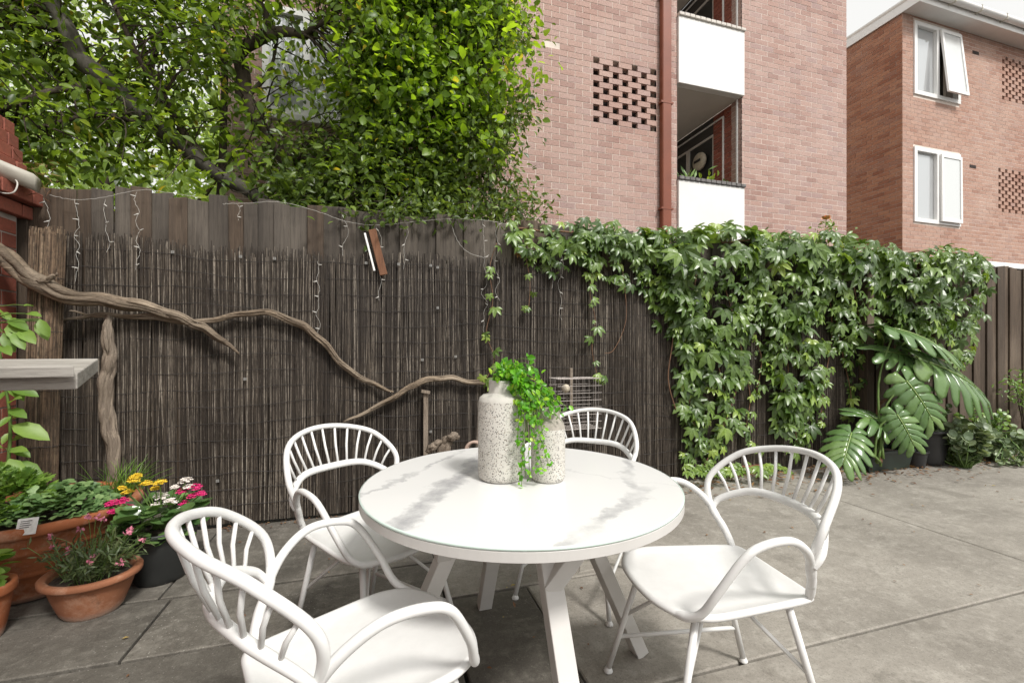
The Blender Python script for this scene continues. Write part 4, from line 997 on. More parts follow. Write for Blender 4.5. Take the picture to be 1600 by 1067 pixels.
for k, (a, ya_, b, yb_, nn, lf) in enumerate(ML):
    pa = Py(*a, ya_); pb_ = Py(*b, yb_); L = (pb_-pa).length*lf*1.0
    me = monstera_leaf(L, 7, k+3).mesh('leaf', 'leaf_monstera', True)
    o = link('leaf', me, mon, True, Matrix.Translation(pa) @ basis(pb_-pa, nn).to_4x4())
    sm = o.modifiers.new('thick', 'SOLIDIFY'); sm.thickness = .0015
    mid = (mroot+pa)/2+Vector((-.05, .05, .1)); st_ = MB(); st_.tube(spline([mroot+rv(.02), mid, pa], 6), np.linspace(.012, .006, 13), 7, r=.7); st_.obj('stalk', 'stem_green', mon, True)
m = MB(); m.tube(spline([mroot, Py(1372, 640, 3.22), Py(1395, 618, 3.18), Py(1440, 590, 3.1)], 6), np.linspace(.02, .011, 19), 8); m.obj('stem', 'stem_brown', mon, True)
# trough planter
c = Pz(1372, 733, 0); tr = thing('trough_planter', 'long low dark green plastic trough under the monstera', 'planter', c)
def trough(parent, cx, cy, w, d, h, mat, rz=0.):
    q = Matrix.Translation((cx, cy, 0)) @ Matrix.Rotation(rz, 4, 'Z'); m = MB(); b = .035
    o = [(-w/2+b, -d/2+b*.6, .005), (w/2-b, -d/2+b*.6, .005), (w/2-b, d/2-b*.6, .005), (-w/2+b, d/2-b*.6, .005)]
    up = [(-w/2, -d/2, h-.03), (w/2, -d/2, h-.03), (w/2, d/2, h-.03), (-w/2, d/2, h-.03)]
    m.add([q @ Vector(v) for v in o+up], [(3, 2, 1, 0), (0, 1, 5, 4), (1, 2, 6, 5), (2, 3, 7, 6), (3, 0, 4, 7)]); m.obj('body', mat, parent)
    m = MB(); e = .012
    for (x0, x1, y0, y1) in ((-w/2-e, w/2+e, -d/2-e, -d/2+e), (-w/2-e, w/2+e, d/2-e, d/2+e), (-w/2-e, -w/2+e, -d/2+e, d/2-e), (w/2-e, w/2+e, -d/2+e, d/2-e)): m.cbox(x0, x1, y0, y1, h-.03, h, .004, .5, q)
    m.obj('rim', mat, parent)
    m = MB(); m.box(-w/2+e, w/2-e, -d/2+e, d/2-e, h-.09, h-.04, .5, q); m.obj('soil', 'soil', parent)
trough(tr, c.x+.05, c.y+.03, .62, .24, .2, 'trough_green')
def pot(parent, c, rt, rb, h, mat, rim=.02, rimh=.035, seg=40, sx=1., sy=1., soil=.03, bands=0, rz=0., smooth=True, lip=.012):
    prof = [(.001, .004), (rb*.96, .0), (rb, .006)]
    for k in range(1, 9):
        t_ = k/8; prof.append((rb+(rt-rb)*t_**.85, h*t_*.999-rimh*(t_ > .99)))
    z1 = h-rimh; ro = rt
    if bands:
        np_ = prof[:3]
        for k in range(1, 41):
            t_ = k/40; z = z1*t_; q = rb+(ro-rb)*t_**.85+.007*max(0, math.sin(t_*math.pi*2*bands))**6; np_.append((q, z))
        prof = np_
    else: prof = prof[:3]+[(rb+(ro-rb)*t_**.85, z1*t_) for t_ in np.linspace(.12, 1, 8)]
    prof += [(ro+rim*.85, z1+.003), (ro+rim, z1+rimh*.3), (ro+rim*1.02, z1+rimh*.75), (ro+rim*.75, h), (ro-lip*.3, h), (ro-lip, h-.008), (ro-lip*1.2, h-soil-.03)]
    m = MB(); m.lathe(prof, seg, (0, 0, 0), sx, sy, cap=False); o = m.obj('pot', mat, parent, smooth, world=False)
    q = ro-lip*1.15; m = MB(); sp = [(q*t_, h-soil+.012*math.sin(t_*7)*(1-t_)) for t_ in (.02, .25, .5, .75, 1)]
    m.lathe(sp[::-1], 28, (0, 0, 0), sx, sy, cap=False); m.obj('soil', 'soil', parent, True, world=False)
    return o
c = Pz(1449, 733, 0); c.y += .1; tp = thing('black_pot', 'small empty glossy black pot in front of the larger black pot', 'pot', c); pot(tp, c, .095, .07, .17, 'plastic_black', .01, .02)
c = Pz(1470, 728, 0); c.y += .12; tj = thing('jade_pot', 'tall black pot holding a jade plant beside the monstera', 'potted plant', c); pot(tj, c, .17, .13, .36, 'plastic_black', .012, .03)
def jade(parent, c, h, r_, n, mat='leaf_jade', size=.06, tpl=None, single=0, top=None):
    items = []; mb = MB()
    for k in range(n):
        a = U(0, 6.28); e = U(.1, 1); tip = Vector(c)+Vector((r_*math.sqrt(e)*math.cos(a), r_*math.sqrt(e)*math.sin(a), h*U(.35, 1)*(1-.25*e))); b = Vector(c)+Vector((U(-.04, .04), U(-.04, .04), 0))
        mb.tube(spline([b, (b+tip)/2+rv(.02), tip], 4), np.linspace(.008, .003, 9), 5)
        ax = (tip-b).normalized()
        for j in range(9):
            q = tip-ax*(.018*j); an = j*1.57+U(-.3, .3); side = ax.orthogonal().normalized(); side.rotate(Quaternion(ax, an)); d = side*1.+ax*(1.-.09*j)
            items.append((q, d, ax*1.-side*.3+rv(.1), size*U(.7, 1.2), rnd01()))
    mb.obj('stems', 'stem_green', parent, True); leaves('foliage', tpl or ROUND, items, mat, parent, single)
jade(tj, tj.location+Vector((.0, 0, .33)), .34, .2, 34, size=.05, single=120)
for (px, py, h, r_, n, mt, sz, lab, cat) in ((1530, 735, .52, .2, 46, 'leaf_greyjade', .075, 'grey-green jade shrub with fat round leaves in the right border', 'shrub'), (1505, 728, .35, .22, 44, 'leaf_fine', .045, 'low dark small-leaved bush between the black pot and the jade shrub', 'bush'), (1582, 722, .42, .28, 40, 'leaf_greyjade', .07, 'sprawling pale succulent at the right edge of the photograph', 'succulent'), (1560, 715, .62, .22, 40, 'leaf_jade', .05, 'bright green leafy bush behind the pale succulents', 'bush')):
    c = Pz(px, py, 0); c.y += .12; t_ = thing(cat, lab, cat, c); jade(t_, c, h, r_, n, mt, sz, single=100)
# shrub in the corner at the right edge with twigs
c = Pz(1606, 700, 0); t_ = thing('shrub', 'loose twiggy green shrub cut off by the right edge, against the palings', 'shrub', c)
items = []; mb = MB()
for k in range(26):
    tip = Py(U(1572, 1660), U(575, 660), U(3.15, 3.35)); mb.tube(spline([Vector((c.x, c.y, 0)), (Vector((c.x, c.y, .3))+tip)/2+rv(.05), tip], 4), np.linspace(.008, .002, 9), 5)
    for j in range(16): items.append((tip+rv(.05), rv(1), Vector((0, -.5, .7))+rv(.4), .05, U(.3, 1)))
mb.obj('stems', 'bark', t_, True); leaves('foliage', OVAL, items, 'leaf_jade', t_, 60)
# long strappy succulent stems trailing over the paving edge
t_ = thing('trailing_succulent', 'trailing succulent with long pale stems spilling onto the concrete', 'succulent', Pz(1560, 730, 0)); mb = MB(); items = []
for k in range(16):
    a = Pz(U(1540, 1600), 722, .0); P = spline([a+Vector((0, .15, U(.1, .3))), a+Vector((U(-.15, .15), -.05, U(.15, .3))), a+Vector((U(-.25, .2), -.12, U(.03, .12))), a+Vector((U(-.3, .2), -.16, U(.02, .06)))], 5)
    mb.tube(P, np.linspace(.007, .003, len(P)), 5, r=rnd01())
    for p in P[4::1]: items.append((Vector(p), rv(1)+Vector((0, -.4, .3)), Vector((0, -.4, .8))+rv(.3), U(.03, .055), rnd01()))
mb.obj('stems', 'stem_green', t_, True); leaves('foliage', ROUND, items, 'leaf_greyjade', t_, 40)
# low plants at the creeper's foot
items = []; t_ = thing('ground_ivy', 'low ivy tuft growing at the foot of the creeper behind the right chair', 'ivy', Pz(1110, 740, 0))
for k in range(90):
    p = Pz(U(1075, 1240), U(728, 742), U(.02, .16)); p.y = min(p.y+U(0, .15), 3.38); items.append((p, Vector((random.gauss(0, .6), -.5, -.1)), Vector((0, -.5, .8))+rv(.3), U(.05, .08), U(.5, .95)))
leaves('foliage', PALM, items, 'leaf_vine', t_, 40)
# leaf litter
items = []
for k in range(1000):
    x = random.choice((U(4.0, 6.8), U(2.8, 6.8), U(2.2, 6.8))); y = 3.38-abs(random.gauss(0, .24)); items.append((Vector((x, y, .006+U(0, .012))), Vector((U(-1, 1), U(-1, 1), .1)), Vector((U(-.3, .3), U(-.3, .3), 1)), U(.025, .06), U(0, .92)))
for k in range(110): items.append((Vector((U(-1.2, 6), U(1.2, 3.2), .006)), Vector((U(-1, 1), U(-1, 1), .05)), Vector((U(-.2, .2), U(-.2, .2), 1)), U(.012, .03), rnd01()))
for k in range(260): items.append((Vector((U(-1.9, 2.6), 3.41-abs(random.gauss(0, .05)), .006)), Vector((U(-1, 1), U(-1, 1), .05)), Vector((U(-.2, .2), U(-.2, .2), 1)), U(.012, .03), U(0, .9)))
lt = leaves('leaf_litter', SIMPLE, items, 'leaf_dry', None); tag(lt, 'dry brown fallen leaves scattered on the concrete along the fence', 'leaf litter', kind='stuff')
for (px, py, rz_, lab) in ((1172, 738, .25, 'loose red brick lying on the ground behind the right chair'),):
    c = Pz(px, py, 0); m = MB(); m.cbox(-.115, .115, -.05, .05, 0, .076, .005, .6, Matrix.Translation(c) @ Matrix.Rotation(rz_, 4, 'Z')); tag(m.obj('loose_brick', 'brick_red'), lab, 'brick')

# ================================================================== POTS AT LEFT
# large terracotta planter
PC = Cw(-2.46, 2.3); lp = thing('terracotta_planter', 'large ribbed terracotta planter full of herbs at the left edge', 'planter', PC)
pot(lp, PC, .385, .27, .39, 'terracotta', .035, .05, 56, soil=.035, bands=3)
top = PC+Vector((0, 0, .37))
items = []
for k in range(760):   # parsley mound on the left
    a, q = U(0, 6.28), math.sqrt(U(0, 1)); p = top+Cw(-.1, -.12)+Vector((.24*q*math.cos(a), .22*q*math.sin(a), .02+.2*(1-q*q)*U(.4, 1.1)))
    items.append((p, Vector((math.cos(a)*q, math.sin(a)*q-.2, .5))+rv(.3), Vector((0, -.4, .9))+rv(.3), U(.04, .075), rnd01()))
leaves('parsley', FROND, items, 'leaf_herb', lp, 0)
items = []
for k in range(430):   # strawberry-like clump on the right
    a, q = U(0, 6.28), math.sqrt(U(0, 1)); p = top+Cw(.17, -.06)+Vector((.22*q*math.cos(a), .2*q*math.sin(a), .02+.12*(1-q*q)*U(.3, 1.1)))
    items.append((p, Vector((math.cos(a), math.sin(a), .2))+rv(.2), Vector((0, -.35, .9))+rv(.25), U(.025, .042), rnd01()))
leaves('strawberry_leaves', TRI, items, 'leaf_strawberry', lp, 0)
items = []
gmb = MB()
for k in range(90):    # grassy chives at the back
    b = top+Cw(.22, .22)+rv(.035); b.z = top.z; dr = Vector((random.gauss(.35, .5), random.gauss(.0, .35), 1.)).normalized(); L = U(.14, .26)
    pts = [b+dr*L*t_+Vector((dr.x, dr.y, -.5))*.25*L*t_*t_ for t_ in np.linspace(0, 1, 5)]; gmb.tube(pts, [.0022, .002, .0018, .0014, .0006], 3, r=rnd01())
tag(gmb.obj('chives', 'leaf_herb', lp), kind='stuff')
tg = MB(); p = Pz(45, 818, .41); q = Matrix.Translation(Py(43, 817, p.y)) @ Matrix.Rotation(-.28, 4, 'Z') @ Matrix.Rotation(R(-20), 4, 'X') @ Matrix.Rotation(-.12, 4, 'Y'); tg.cbox(-.045, .045, -.001, .001, -.05, .022, .0004, .5, q); tgo = tg.obj('plant_tag', 'tag', lp)
for k in range(4):
    m = MB(); m.box(-.03, .02-.008*(k % 2), -.0016, -.0012, .008-.009*k, .011-.009*k, .5, q); m.obj('print', 'plastic_charcoal', tgo)
# tall leafy plant rising from the planter
pl = MB(); sroot = top+Cw(-.22, .02); S1p = [sroot, Py(12, 730, sroot.y), Py(16, 660, sroot.y-.0), Py(8, 600, sroot.y-.02), Py(-2, 540, sroot.y-.02), Py(-10, 480, sroot.y-.02)]
P = spline(S1p, 6); pl.tube(P, np.linspace(.009, .004, len(P)), 7); lst = pl.obj('leafy_stem', 'stem_green', lp, True)
for k, (px, py, tx, ty, s_) in enumerate(((14, 505, 38, 540, 1), (8, 495, -14, 470, 1), (12, 500, 52, 512, 1), (30, 515, 58, 535, 1), (60, 500, 78, 540, .9), (40, 490, 76, 488, .8), (5, 520, 26, 560, .9), (0, 540, 22, 552, .9), (10, 600, 45, 625, 1.1), (16, 608, 72, 614, 1), (14, 640, 50, 650, .9), (16, 664, 88, 682, 1.1), (18, 650, -10, 668, 1), (16, 690, 46, 668, .9), (16, 700, 60, 712, .9), (14, 720, -16, 740, 1.1), (14, 716, 36, 752, 1.2), (18, 722, 75, 748, 1.1), (4, 560, -20, 580, 1), (6, 700, -22, 690, 1), (52, 478, 26, 470, .7), (10, 500, 34, 496, .9), (4, 488, 20, 500, .9), (20, 520, 46, 556, .8), (0, 510, -16, 530, 1), (14, 610, -14, 626, .9), (15, 630, 34, 606, .8), (17, 675, -8, 700, .9), (16, 655, 44, 640, .8), (15, 705, 52, 694, .8), (12, 735, 58, 768, .9), (12, 738, 30, 780, .9), (60, 502, 92, 522, .6), (62, 498, 84, 556, .6))):
    a = Py(px, py, sroot.y+U(-.06, .06)); b = Py(tx, ty, a.y-U(.02, .1)); L = max(.06, (b-a).length)*s_*.72
    m = MB(); tv, tf = tpl_oval(.5, .09, .3); m.add(tv*L, tf, U(.35, .9)); o = link('leaf', m.mesh('leaf', 'leaf_herb', True), lst, True, Matrix.Translation(a) @ basis(b-a, Vector((U(-.3, .3), -.55, .8))).to_4x4())
    near = min((Vector(p_) for p_ in P), key=lambda v: (v-a).length); st_ = MB(); st_.tube([near, (near+a)/2+Vector((0, 0, .01)), a], .0022, 4); st_.obj('stalk', 'stem_green', lst)
# small oval terracotta pot with fine pink flowers
c = Cw(-1.93, 2.03); sp_ = thing('terracotta_pot', 'small shallow terracotta pot of fine green plant with pink flowers', 'potted plant', c, -YAW)
pot(sp_, c, .155, .1, .185, 'terracotta_pale', .022, .03, 44, sx=1.08, sy=.95, soil=.03)
items = []; mb = MB(); fl = []
topc = c+Vector((0, 0, .155))
for k in range(85):
    a, q = U(0, 6.28), math.sqrt(U(0, 1))*.09; b = topc+Vector((q*math.cos(a), q*math.sin(a), 0)); tip = topc+Vector((2.1*q*math.cos(a)+random.gauss(.03, .03), 2.*q*math.sin(a)+random.gauss(0, .03), U(.08, .2)))
    mb.tube(spline([b, (b+tip)/2+Vector((0, 0, .02)), tip], 3), .0014, 4)
    for j in range(12):
        t_ = U(.25, 1); q_ = b.lerp(tip, t_); items.append((q_+rv(.004), (tip-b).normalized()*.6+rv(.6), Vector((0, -.3, .9))+rv(.4), U(.03, .05), rnd01()))
    if k % 6 == 0: fl.append(tip)
mb.obj('stems', 'stem_green', sp_); leaves('foliage', NARROW, items, 'leaf_dull', sp_, 0)
fpx = [(78, 838), (80, 855), (107, 858), (126, 826), (150, 808), (138, 806), (160, 812)]
for k, q_ in enumerate([Py(a, b, c.y) for a, b in fpx]+fl[:6]):
    it = [(q_+rv(.004), rv(1), rv(1), U(.012, .02), rnd01()) for _ in range(9)]; leaves('flower', OVALW, it, 'petal_soft', sp_)
    if k < 7:
        m = MB(); m.tube(spline([topc+Vector((0, 0, .05)), (topc+q_)/2+Vector((0, 0, .06)), q_], 4), .0012, 4); m.obj('stem', 'stem_green', sp_)
# black pot of kalanchoe
c = Cw(-1.85, 2.33); kp = thing('kalanchoe_pot', 'charcoal pot of kalanchoe with yellow, white and magenta flower heads', 'potted plant', c)
pot(kp, c, .16, .115, .27, 'plastic_charcoal', .006, .02, 40, soil=.03)
topc = c+Vector((0, 0, .25)); items = []
for k in range(140):
    a, q = U(0, 6.28), math.sqrt(U(.1, 1)); p = topc+Vector((.15*q*math.cos(a), .15*q*math.sin(a), U(-.0, .19)*(1.1-q*.5))); items.append((p, Vector((math.cos(a), math.sin(a), .1))+rv(.2), Vector((0, -.2, .9))+rv(.3), U(.06, .1), U(0, .7)))
leaves('foliage', ROUND, items, 'leaf_monstera', kp, 70)
FH = [('petal_yellow', [(208, 752, .03), (228, 757, .022), (200, 771, .026), (190, 764, .016), (250, 755, .026), (243, 764, .018), (214, 745, .02)]), ('petal_white', [(290, 753, .028), (296, 762, .022), (252, 778, .036), (266, 786, .03), (244, 790, .02), (285, 797, .024), (250, 806, .022), (234, 815, .016), (274, 762, .016)]), ('petal_pink', [(306, 764, .03), (284, 769, .024), (302, 777, .024), (288, 787, .02), (313, 773, .022), (178, 788, .028), (190, 785, .026), (198, 794, .022), (176, 801, .018), (170, 790, .018)])]
for mt, L_ in FH:
    for (px, py, rr) in L_:
        q_ = Py(px, py, c.y+U(-.06, .02)); it = []
        for k in range(46):
            v = rv(1).normalized(); v.z = abs(v.z); rq = rr*random.random()**.4; pp_ = q_+Vector((v.x*rq, v.y*rq, v.z*rq*.85))
            for j in range(4):
                a = j*1.57+k; dd = Vector((math.cos(a), math.sin(a), .25)); it.append((pp_, dd+v*.4, v+Vector((0, -.2, .3)), .0115, rnd01()))
        head = leaves('flower_head', SIMPLE, it, mt, kp); 
        m = MB(); m.tube(spline([topc+Vector((U(-.05, .05), 0, 0)), (topc+q_)/2+Vector((0, 0, .01)), q_], 4), .003, 5); m.obj('stem', 'stem_green', kp, True)
# small terracotta pot cut by the left edge
c = Cw(-2.2, 1.82); ep = thing('terracotta_pot', 'small round terracotta pot cut off by the left edge of the photograph', 'potted plant', c)
pot(ep, c, .10, .07, .225, 'terracotta', .012, .045, 36, soil=.025)
items = []; tc_ = c+Vector((0, 0, .2))
for k in range(46):
    a, q = U(0, 6.28), U(.2, 1); items.append((tc_+Vector((.06*q*math.cos(a), .06*q*math.sin(a), U(.0, .13))), Vector((math.cos(a), math.sin(a), .3))+rv(.2), Vector((0, -.4, .9))+rv(.3), U(.05, .08), U(.3, 1)))
leaves('foliage', OVALW, items, 'leaf_herb', ep, 30)
# weathered plank shelf
sh = thing('plank_shelf', 'weathered grey timber plank shelf jutting in from the left edge', 'shelf', (-2.0, 2.3, 1.1))
def quadslab(top4, th, mat, name, r=.4):
    m = MB(); t4 = [Vector(p) for p in top4]; b4 = [p-Vector((0, 0, th)) for p in t4]
    m.add(t4+b4, [(0, 1, 2, 3), (7, 6, 5, 4), (0, 4, 5, 1), (1, 5, 6, 2), (2, 6, 7, 3), (3, 7, 4, 0)], r); o = m.obj(name, mat, sh)
    bv = o.modifiers.new('b', 'BEVEL'); bv.width = .004; bv.segments = 2
zt = 1.15
A1 = Pz(122, 582, zt-.035); A2 = Pz(154, 562, zt)
A1 = Py(121, 583, 1.70); A2 = Py(154, 560, 2.04); B1 = A1+Vector((-1.15, -.05, 0)); B2 = A2+Vector((-1.15, .0, .0))
quadslab([B1, A1, A2, B2], .05, 'grey_timber', 'plank')
C1 = Py(116, 572, 1.66); C2 = Py(112, 568, 1.71)
quadslab([C1+Vector((-1.1, -.05, 0)), C1, C2, C2+Vector((-1.1, -.03, 0))], .034, 'grey_timber', 'batten', .8)
m = MB(); m.cbox(-2.05, -1.98, 1.78, 1.85, 0, 1.085, .004); m.obj('leg', 'grey_timber', sh); m = MB(); m.cbox(-2.05, -1.98, 2.02, 2.09, 0, 1.085, .004); m.obj('leg', 'grey_timber', sh)

# ================================================================== TABLE
TC = Cw(.03, 1.56); TR = .54; TZ = .74
tb_ = thing('round_table', 'round white marble-look outdoor dining table with splayed legs', 'table', TC, -YAW)
m = MB(); m.lathe([(.001, TZ-.006), (TR-.004, TZ-.006), (TR-.002, TZ-.004), (TR-.002, TZ-.0015), (TR-.0045, TZ), (.001, TZ)], 96, cap=False); tp_ = m.obj('table_top', 'marble', tb_, False, world=False)
m = MB(); m.lathe([(TR-.003, TZ-.0082), (TR+.0005, TZ-.0078), (TR+.0005, TZ-.0012), (TR-.003, TZ-.0004)], 128, cap=False); m.obj('glass_edge', 'glass_edge', tp_, True, world=False)
m = MB(); m.lathe([(.001, TZ-.03), (TR-.03, TZ-.03), (TR-.028, TZ-.037), (TR-.003, TZ-.037), (TR, TZ-.035), (TR, TZ-.0105), (TR-.002, TZ-.0085), (.001, TZ-.0085)], 128, cap=False); m.obj('apron', 'leg_paint', tb_, False, world=False)
def beam(mb, a, b, w, d, up=(0, 0, 1), taper=1.):
    a, b = Vector(a), Vector(b); t_ = (b-a).normalized(); r_ = Vector(up)-t_*Vector(up).dot(t_); r_.normalize(); s_ = t_.cross(r_)
    vs = []
    for p, k in ((a, 1.), (b, taper)):
        for (i, j) in ((-1, -1), (1, -1), (1, 1), (-1, 1)): vs.append(p+s_*(i*w/2*k)+r_*(j*d/2*k))
    mb.add(vs, [(3, 2, 1, 0), (4, 5, 6, 7), (0, 1, 5, 4), (1, 2, 6, 5), (2, 3, 7, 6), (3, 0, 4, 7)])
feet = [Vector((.475, .19, 0)), Vector((-.16, .50, 0)), Vector((-.475, -.19, 0)), Vector((.16, -.50, 0))]
for k, f_ in enumerate(feet):
    tp2 = Vector((f_.x*.35, f_.y*.35, TZ-.034)); tang = Vector((-f_.y, f_.x, 0)).normalized()
    mb = MB(); beam(mb, f_, tp2, .06, .05, f_.normalized())
    lg_ = mb.obj('leg', 'leg_paint', tb_, False, world=False); bv = lg_.modifiers.new('b', 'BEVEL'); bv.width = .003; bv.segments = 2
    kn = f_.lerp(tp2, .71); e = kn+tang*.15+f_.normalized()*.02; e.z = TZ-.04
    mb = MB(); beam(mb, kn-tang*.012, e, .05, .05, f_.normalized()); br = mb.obj('brace', 'leg_paint', lg_, False, world=False); bv = br.modifiers.new('b', 'BEVEL'); bv.width = .003; bv.segments = 2

# ================================================================== CHAIRS
def make_chair():
    root = thing('garden_chair', 'x', 'chair')
    # seat
    hf = [(-.243, 0), (-.243, .1), (-.237, .163), (-.2, .187), (-.05, .206), (.1, .222), (.165, .214), (.218, .184), (.254, .12), (.267, .045)]
    out = [tuple(p) for p in spline(hf+[(x, -y) for x, y in hf[:0:-1]], 4, True)][::-1]; N = len(out)
    vs = [(0, 0, .447)]; rings = ((.4, .4475), (.75, .449), (.88, .452), (.935, .458), (.97, .459), (1.0, .452), (1.003, .446), (.985, .4395), (.93, .437), (.5, .438))
    for (k_, z) in rings: vs += [(x*k_, y*k_, z) for x, y in out]
    fs = [(0, 1+(k+1) % N, 1+k) for k in range(N)]
    for i in range(len(rings)-1):
        for k in range(N): a = 1+i*N+k; b = 1+i*N+(k+1) % N; fs.append((a, b, b+N, a+N))
    fs.append(tuple(1+(len(rings)-1)*N+k for k in range(N)))
    m = MB(); m.add(vs, fs); m.obj('seat', 'white_paint', root, True, world=False)
    # back: outer hoop and lower arch
    J_ = (-.163, .234, .59)
    H_ = [(-.216, .172, .447), (-.195, .204, .52), J_, (-.176, .261, .693), (-.269, .216, .79), (-.344, .124, .83), (-.376, 0, .843)]
    hoop = H_+[(x, -y, z) for x, y, z in H_[-2::-1]]
    A_ = [(-.168, .236, .575), (-.203, .231, .618), (-.277, .146, .667), (-.312, 0, .671)]
    arch = A_+[(x, -y, z) for x, y, z in A_[-2::-1]]
    hp_ = [Vector(p) for p in spline(hoop, 8)]; ap = [Vector(p) for p in spline(arch, 8)]
    n = len(hp_); rad = [.0116+.0024*abs(2*i/(n-1)-1)**3-.006*max(0, abs(2*i/(n-1)-1)-.93)/.07 for i in range(n)]
    m = MB(); m.tube(hp_, rad, 12); m.obj('back_hoop', 'white_paint', root, True, world=False)
    n = len(ap); m = MB(); m.tube(ap, [.0108+.005*math.sin(math.pi*i/(n-1)) for i in range(n)], 12, flat=.86); m.obj('back_arch', 'white_paint', root, True, world=False)
    def at(P, t_):
        d = [0]
        for i in range(1, len(P)): d.append(d[-1]+(P[i]-P[i-1]).length)
        s_ = t_*d[-1]; i = min(len(P)-2, max(0, int(np.searchsorted(d, s_))-1)); return P[i].lerp(P[i+1], (s_-d[i])/max(1e-6, d[i+1]-d[i]))
    K = 13
    for k in range(K):
        u = k/(K-1); a = at(ap, .14+.72*u); b = at(hp_, .235+.53*u); mid = (a+b)/2+Vector((-.006, 0, 0)); m = MB(); m.tube([a, mid, b], [.0054, .0056, .0052], 8); m.obj('spindle', 'white_paint', root, True, world=False)
    for s_ in (1, -1):
        pts = [(x_, s_*y_, z_) for x_, y_, z_ in ((-.198, .2, .5), (-.166, .232, .585), (-.12, .259, .643), (-.054, .279, .679), (.03, .287, .676), (.087, .287, .647), (.147, .264, .55), (.175, .236, .482), (.196, .208, .455), (.213, .176, .447), (.233, .13, .445))]
        P = spline(pts, 7); n = len(P); m = MB(); m.tube(P, [.0113+.002*abs(2*i/(n-1)-1)**2-.0048*max(0, (i/(n-1)-.86)/.14)-.004*max(0, .06-i/(n-1))/.06 for i in range(n)], 12); m.obj('arm', 'white_paint', root, True, world=False)
    legs = {}
    for sx in (1, -1):
        for sy in (1, -1):
            a = Vector((.15*sx, .165*sy, .435)); b = Vector((.26 if sx > 0 else -.272, (.228 if sx > 0 else .192)*sy, .012)); legs[(sx, sy)] = (a, b)
            m = MB(); m.tube([a, b], [.0115, .0105], 10); l_ = m.obj('leg', 'white_paint', root, True, world=False)
            m = MB(); m.lathe([(.001, 0), (.016, 0), (.017, .004), (.012, .013), (.009, .02)], 14, (b.x, b.y, 0), cap=False); m.obj('foot', 'white_paint', l_, True, world=False)
    for sy in (1, -1):
        a = legs[(1, sy)][0].lerp(legs[(1, sy)][1], .7); b = legs[(-1, sy)][0].lerp(legs[(-1, sy)][1], .7); m = MB(); m.tube([a, b], .0075, 8); m.obj('stretcher', 'white_paint', root, True, world=False)
    for sx in (1, -1):
        for sy in (1, -1):
            b = legs[(sx, sy)][0].lerp(legs[(sx, sy)][1], .5); a = Vector((.02*sx, .03*sy, .432)); m = MB(); m.tube([a, b], .0068, 8); m.obj('brace', 'white_paint', root, True, world=False)
    return root
def copy_tree(o, parent=None):
    c = o.copy(); COL.objects.link(c); c.parent = parent
    for ch in list(o.children): copy_tree(ch, c)
    return c
CH = [((.653, 1.464), 189.6, 'white spindle-back armchair to the right of the table, on bare concrete'), ((-.372, 1.099), 38.5, 'nearest white spindle-back armchair, front left, its back towards the camera'),
      ((-.566, 1.811), -35.2, 'white spindle-back armchair behind the table on the left, before the reed screen'), ((.336, 2.256), -116.6, 'white spindle-back armchair furthest away, mostly hidden behind the table and vases')]
ch0 = make_chair()
for k, ((X, d), ang, lab) in enumerate(CH):
    o = ch0 if k == 0 else copy_tree(ch0)
    o.location = Cw(X, d); o.rotation_euler = (0, 0, R(ang)-YAW); tag(o, lab, 'chair', 'white chairs round the table')

# ================================================================== VASES
def vase(name, label, X, d, prof_body, prof_neck, nmat):
    c = Cw(X, d, TZ+.001); t_ = thing(name, label, 'vase', c); m = MB(); m.lathe(prof_body, 48, cap=False); m.obj('body', 'terrazzo', t_, True, world=False)
    m = MB(); m.lathe(prof_neck, 40, cap=False); m.obj('neck', nmat, t_, True, world=False); return c
cv1 = vase('terrazzo_vase', 'tall speckled terrazzo vase with a plain cement neck on the table', -.037, 1.575, [(.001, 0), (.072, 0), (.08, .006), (.0835, .02), (.0835, .262), (.082, .275)], [(.0822, .2745), (.078, .288), (.066, .297), (.05, .301), (.0465, .305), (.0455, .345), (.044, .348), (.041, .347), (.039, .33), (.039, .2)], 'cement')
cv2 = vase('terrazzo_vase', 'short speckled terrazzo vase with a tan neck on the table', .127, 1.555, [(.001, 0), (.05, 0), (.056, .005), (.06, .018), (.06, .17), (.0588, .182)], [(.0589, .1815), (.056, .197), (.049, .21), (.0425, .214), (.042, .219), (.0425, .256), (.041, .259), (.038, .258), (.036, .24), (.036, .16)], 'cement_tan')
fg = thing('trailing_greenery', 'bright green artificial trailing plant spilling from the tall vase over the short one', 'faux plant', cv1+Vector((0, 0, .34)))
mb = MB(); items = []
dv = cv1.y
def sprig(pts, n, size, spread=.012):
    P = [Vector(p) for p in spline(pts, 6)]; mb.tube(P, .0014, 4, r=.5)
    for k in range(n):
        i = random.randint(1, len(P)-1); p = P[i]+rv(spread*.5); ax = (P[i]-P[i-1]).normalized(); d = ax*.5+rv(.7)
        items.append((p, d, Vector((0, -.6, .7))+rv(.4), size*U(.7, 1.25), min(1, max(0, random.gauss(.55, .25)))))
def V3(px, py, d=1.53): 
    X = (px-PCX)/F*d; return Cw(X, d, H-(py-PCY)/F*d)
o1 = cv1+Vector((0, 0, .33)); o2 = cv2+Vector((0, 0, .24))
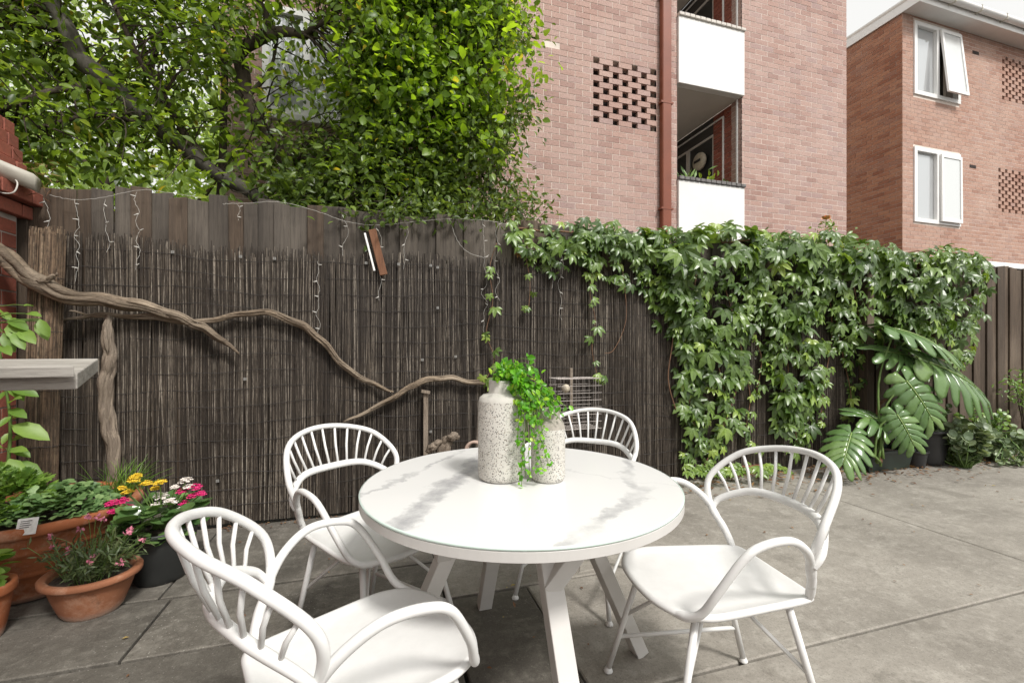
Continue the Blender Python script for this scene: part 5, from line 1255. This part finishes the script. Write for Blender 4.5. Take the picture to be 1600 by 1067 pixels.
for k in range(26):
    px, py = U(772, 845), U(568, 612); sprig([o1+rv(.012), o1+Vector((0, 0, .04))+rv(.015), V3((790+px)/2, py-8, 1.55), V3(px, py, U(1.48, 1.62))], 12, .025)
for k in range(30):
    px, py = U(800, 890), U(595, 665); sprig([o1+Vector((.02, 0, .015)), V3(805+U(-8, 8), 590+U(-8, 8), 1.54), V3((812+px)/2, (598+py)/2-6, 1.5), V3(px, py, U(1.45, 1.58))], 13, .023)
for k in range(10): sprig([o2+rv(.01), o2+Vector((0, 0, .05)), V3(U(850, 890), U(618, 648), U(1.48, 1.55))], 9, .019)
for k, (x0, y0, x1, y1) in enumerate(((818, 640, 822, 745), (826, 640, 812, 748), (832, 640, 838, 735), (822, 650, 815, 760), (838, 650, 858, 728), (815, 640, 808, 700), (828, 660, 828, 752), (842, 640, 850, 700), (834, 660, 848, 735))):
    sprig([V3(815, 600, 1.5), V3(x0, y0-20, 1.475), V3(x0, y0+10, 1.465), V3((x0+x1)/2+U(-3, 3), (y0+y1)/2, 1.463), V3(x1, y1, 1.46)], 30, .0165, .009)
mb.obj('stems', 'stem_green', fg); leaves('foliage', OVALW, items, 'leaf_faux', fg, 300)
# plants on the balcony
for k, (px, py, h, mt, lab) in enumerate(((1077, 268, .46, 'leaf_jade', 'spiky green pot plant at the left of the lower balcony'), (1105, 272, .42, 'leaf_bright', 'lime green pot plant in the middle of the lower balcony'), (1128, 276, .24, 'leaf_fine', 'small pot plant at the right of the lower balcony'))):
    p = Py(px, py, YB+.25); t_ = thing('balcony_plant', lab, 'pot plant', (p.x, YB+.25, 3.65), group='balcony pot plants'); it = []
    m = MB(); m.lathe([(.001, 0), (.06, 0), (.08, .14), (.085, .14), (.075, .13), (.001, .12)], 16, cap=False); m.obj('pot', 'terracotta', t_, True, world=False)
    for j in range(26):
        b = Vector((p.x, YB+.25, 3.78)); d = Vector((random.gauss(0, .35), random.gauss(0, .3), 1)); it.append((b+d*U(0, h*.6), d+rv(.3), Vector((0, -1, .3))+rv(.4), h*U(.25, .5) if k != 1 else .1, rnd01()))
    leaves('foliage', NARROW if k == 0 else OVAL, it, mt, t_)
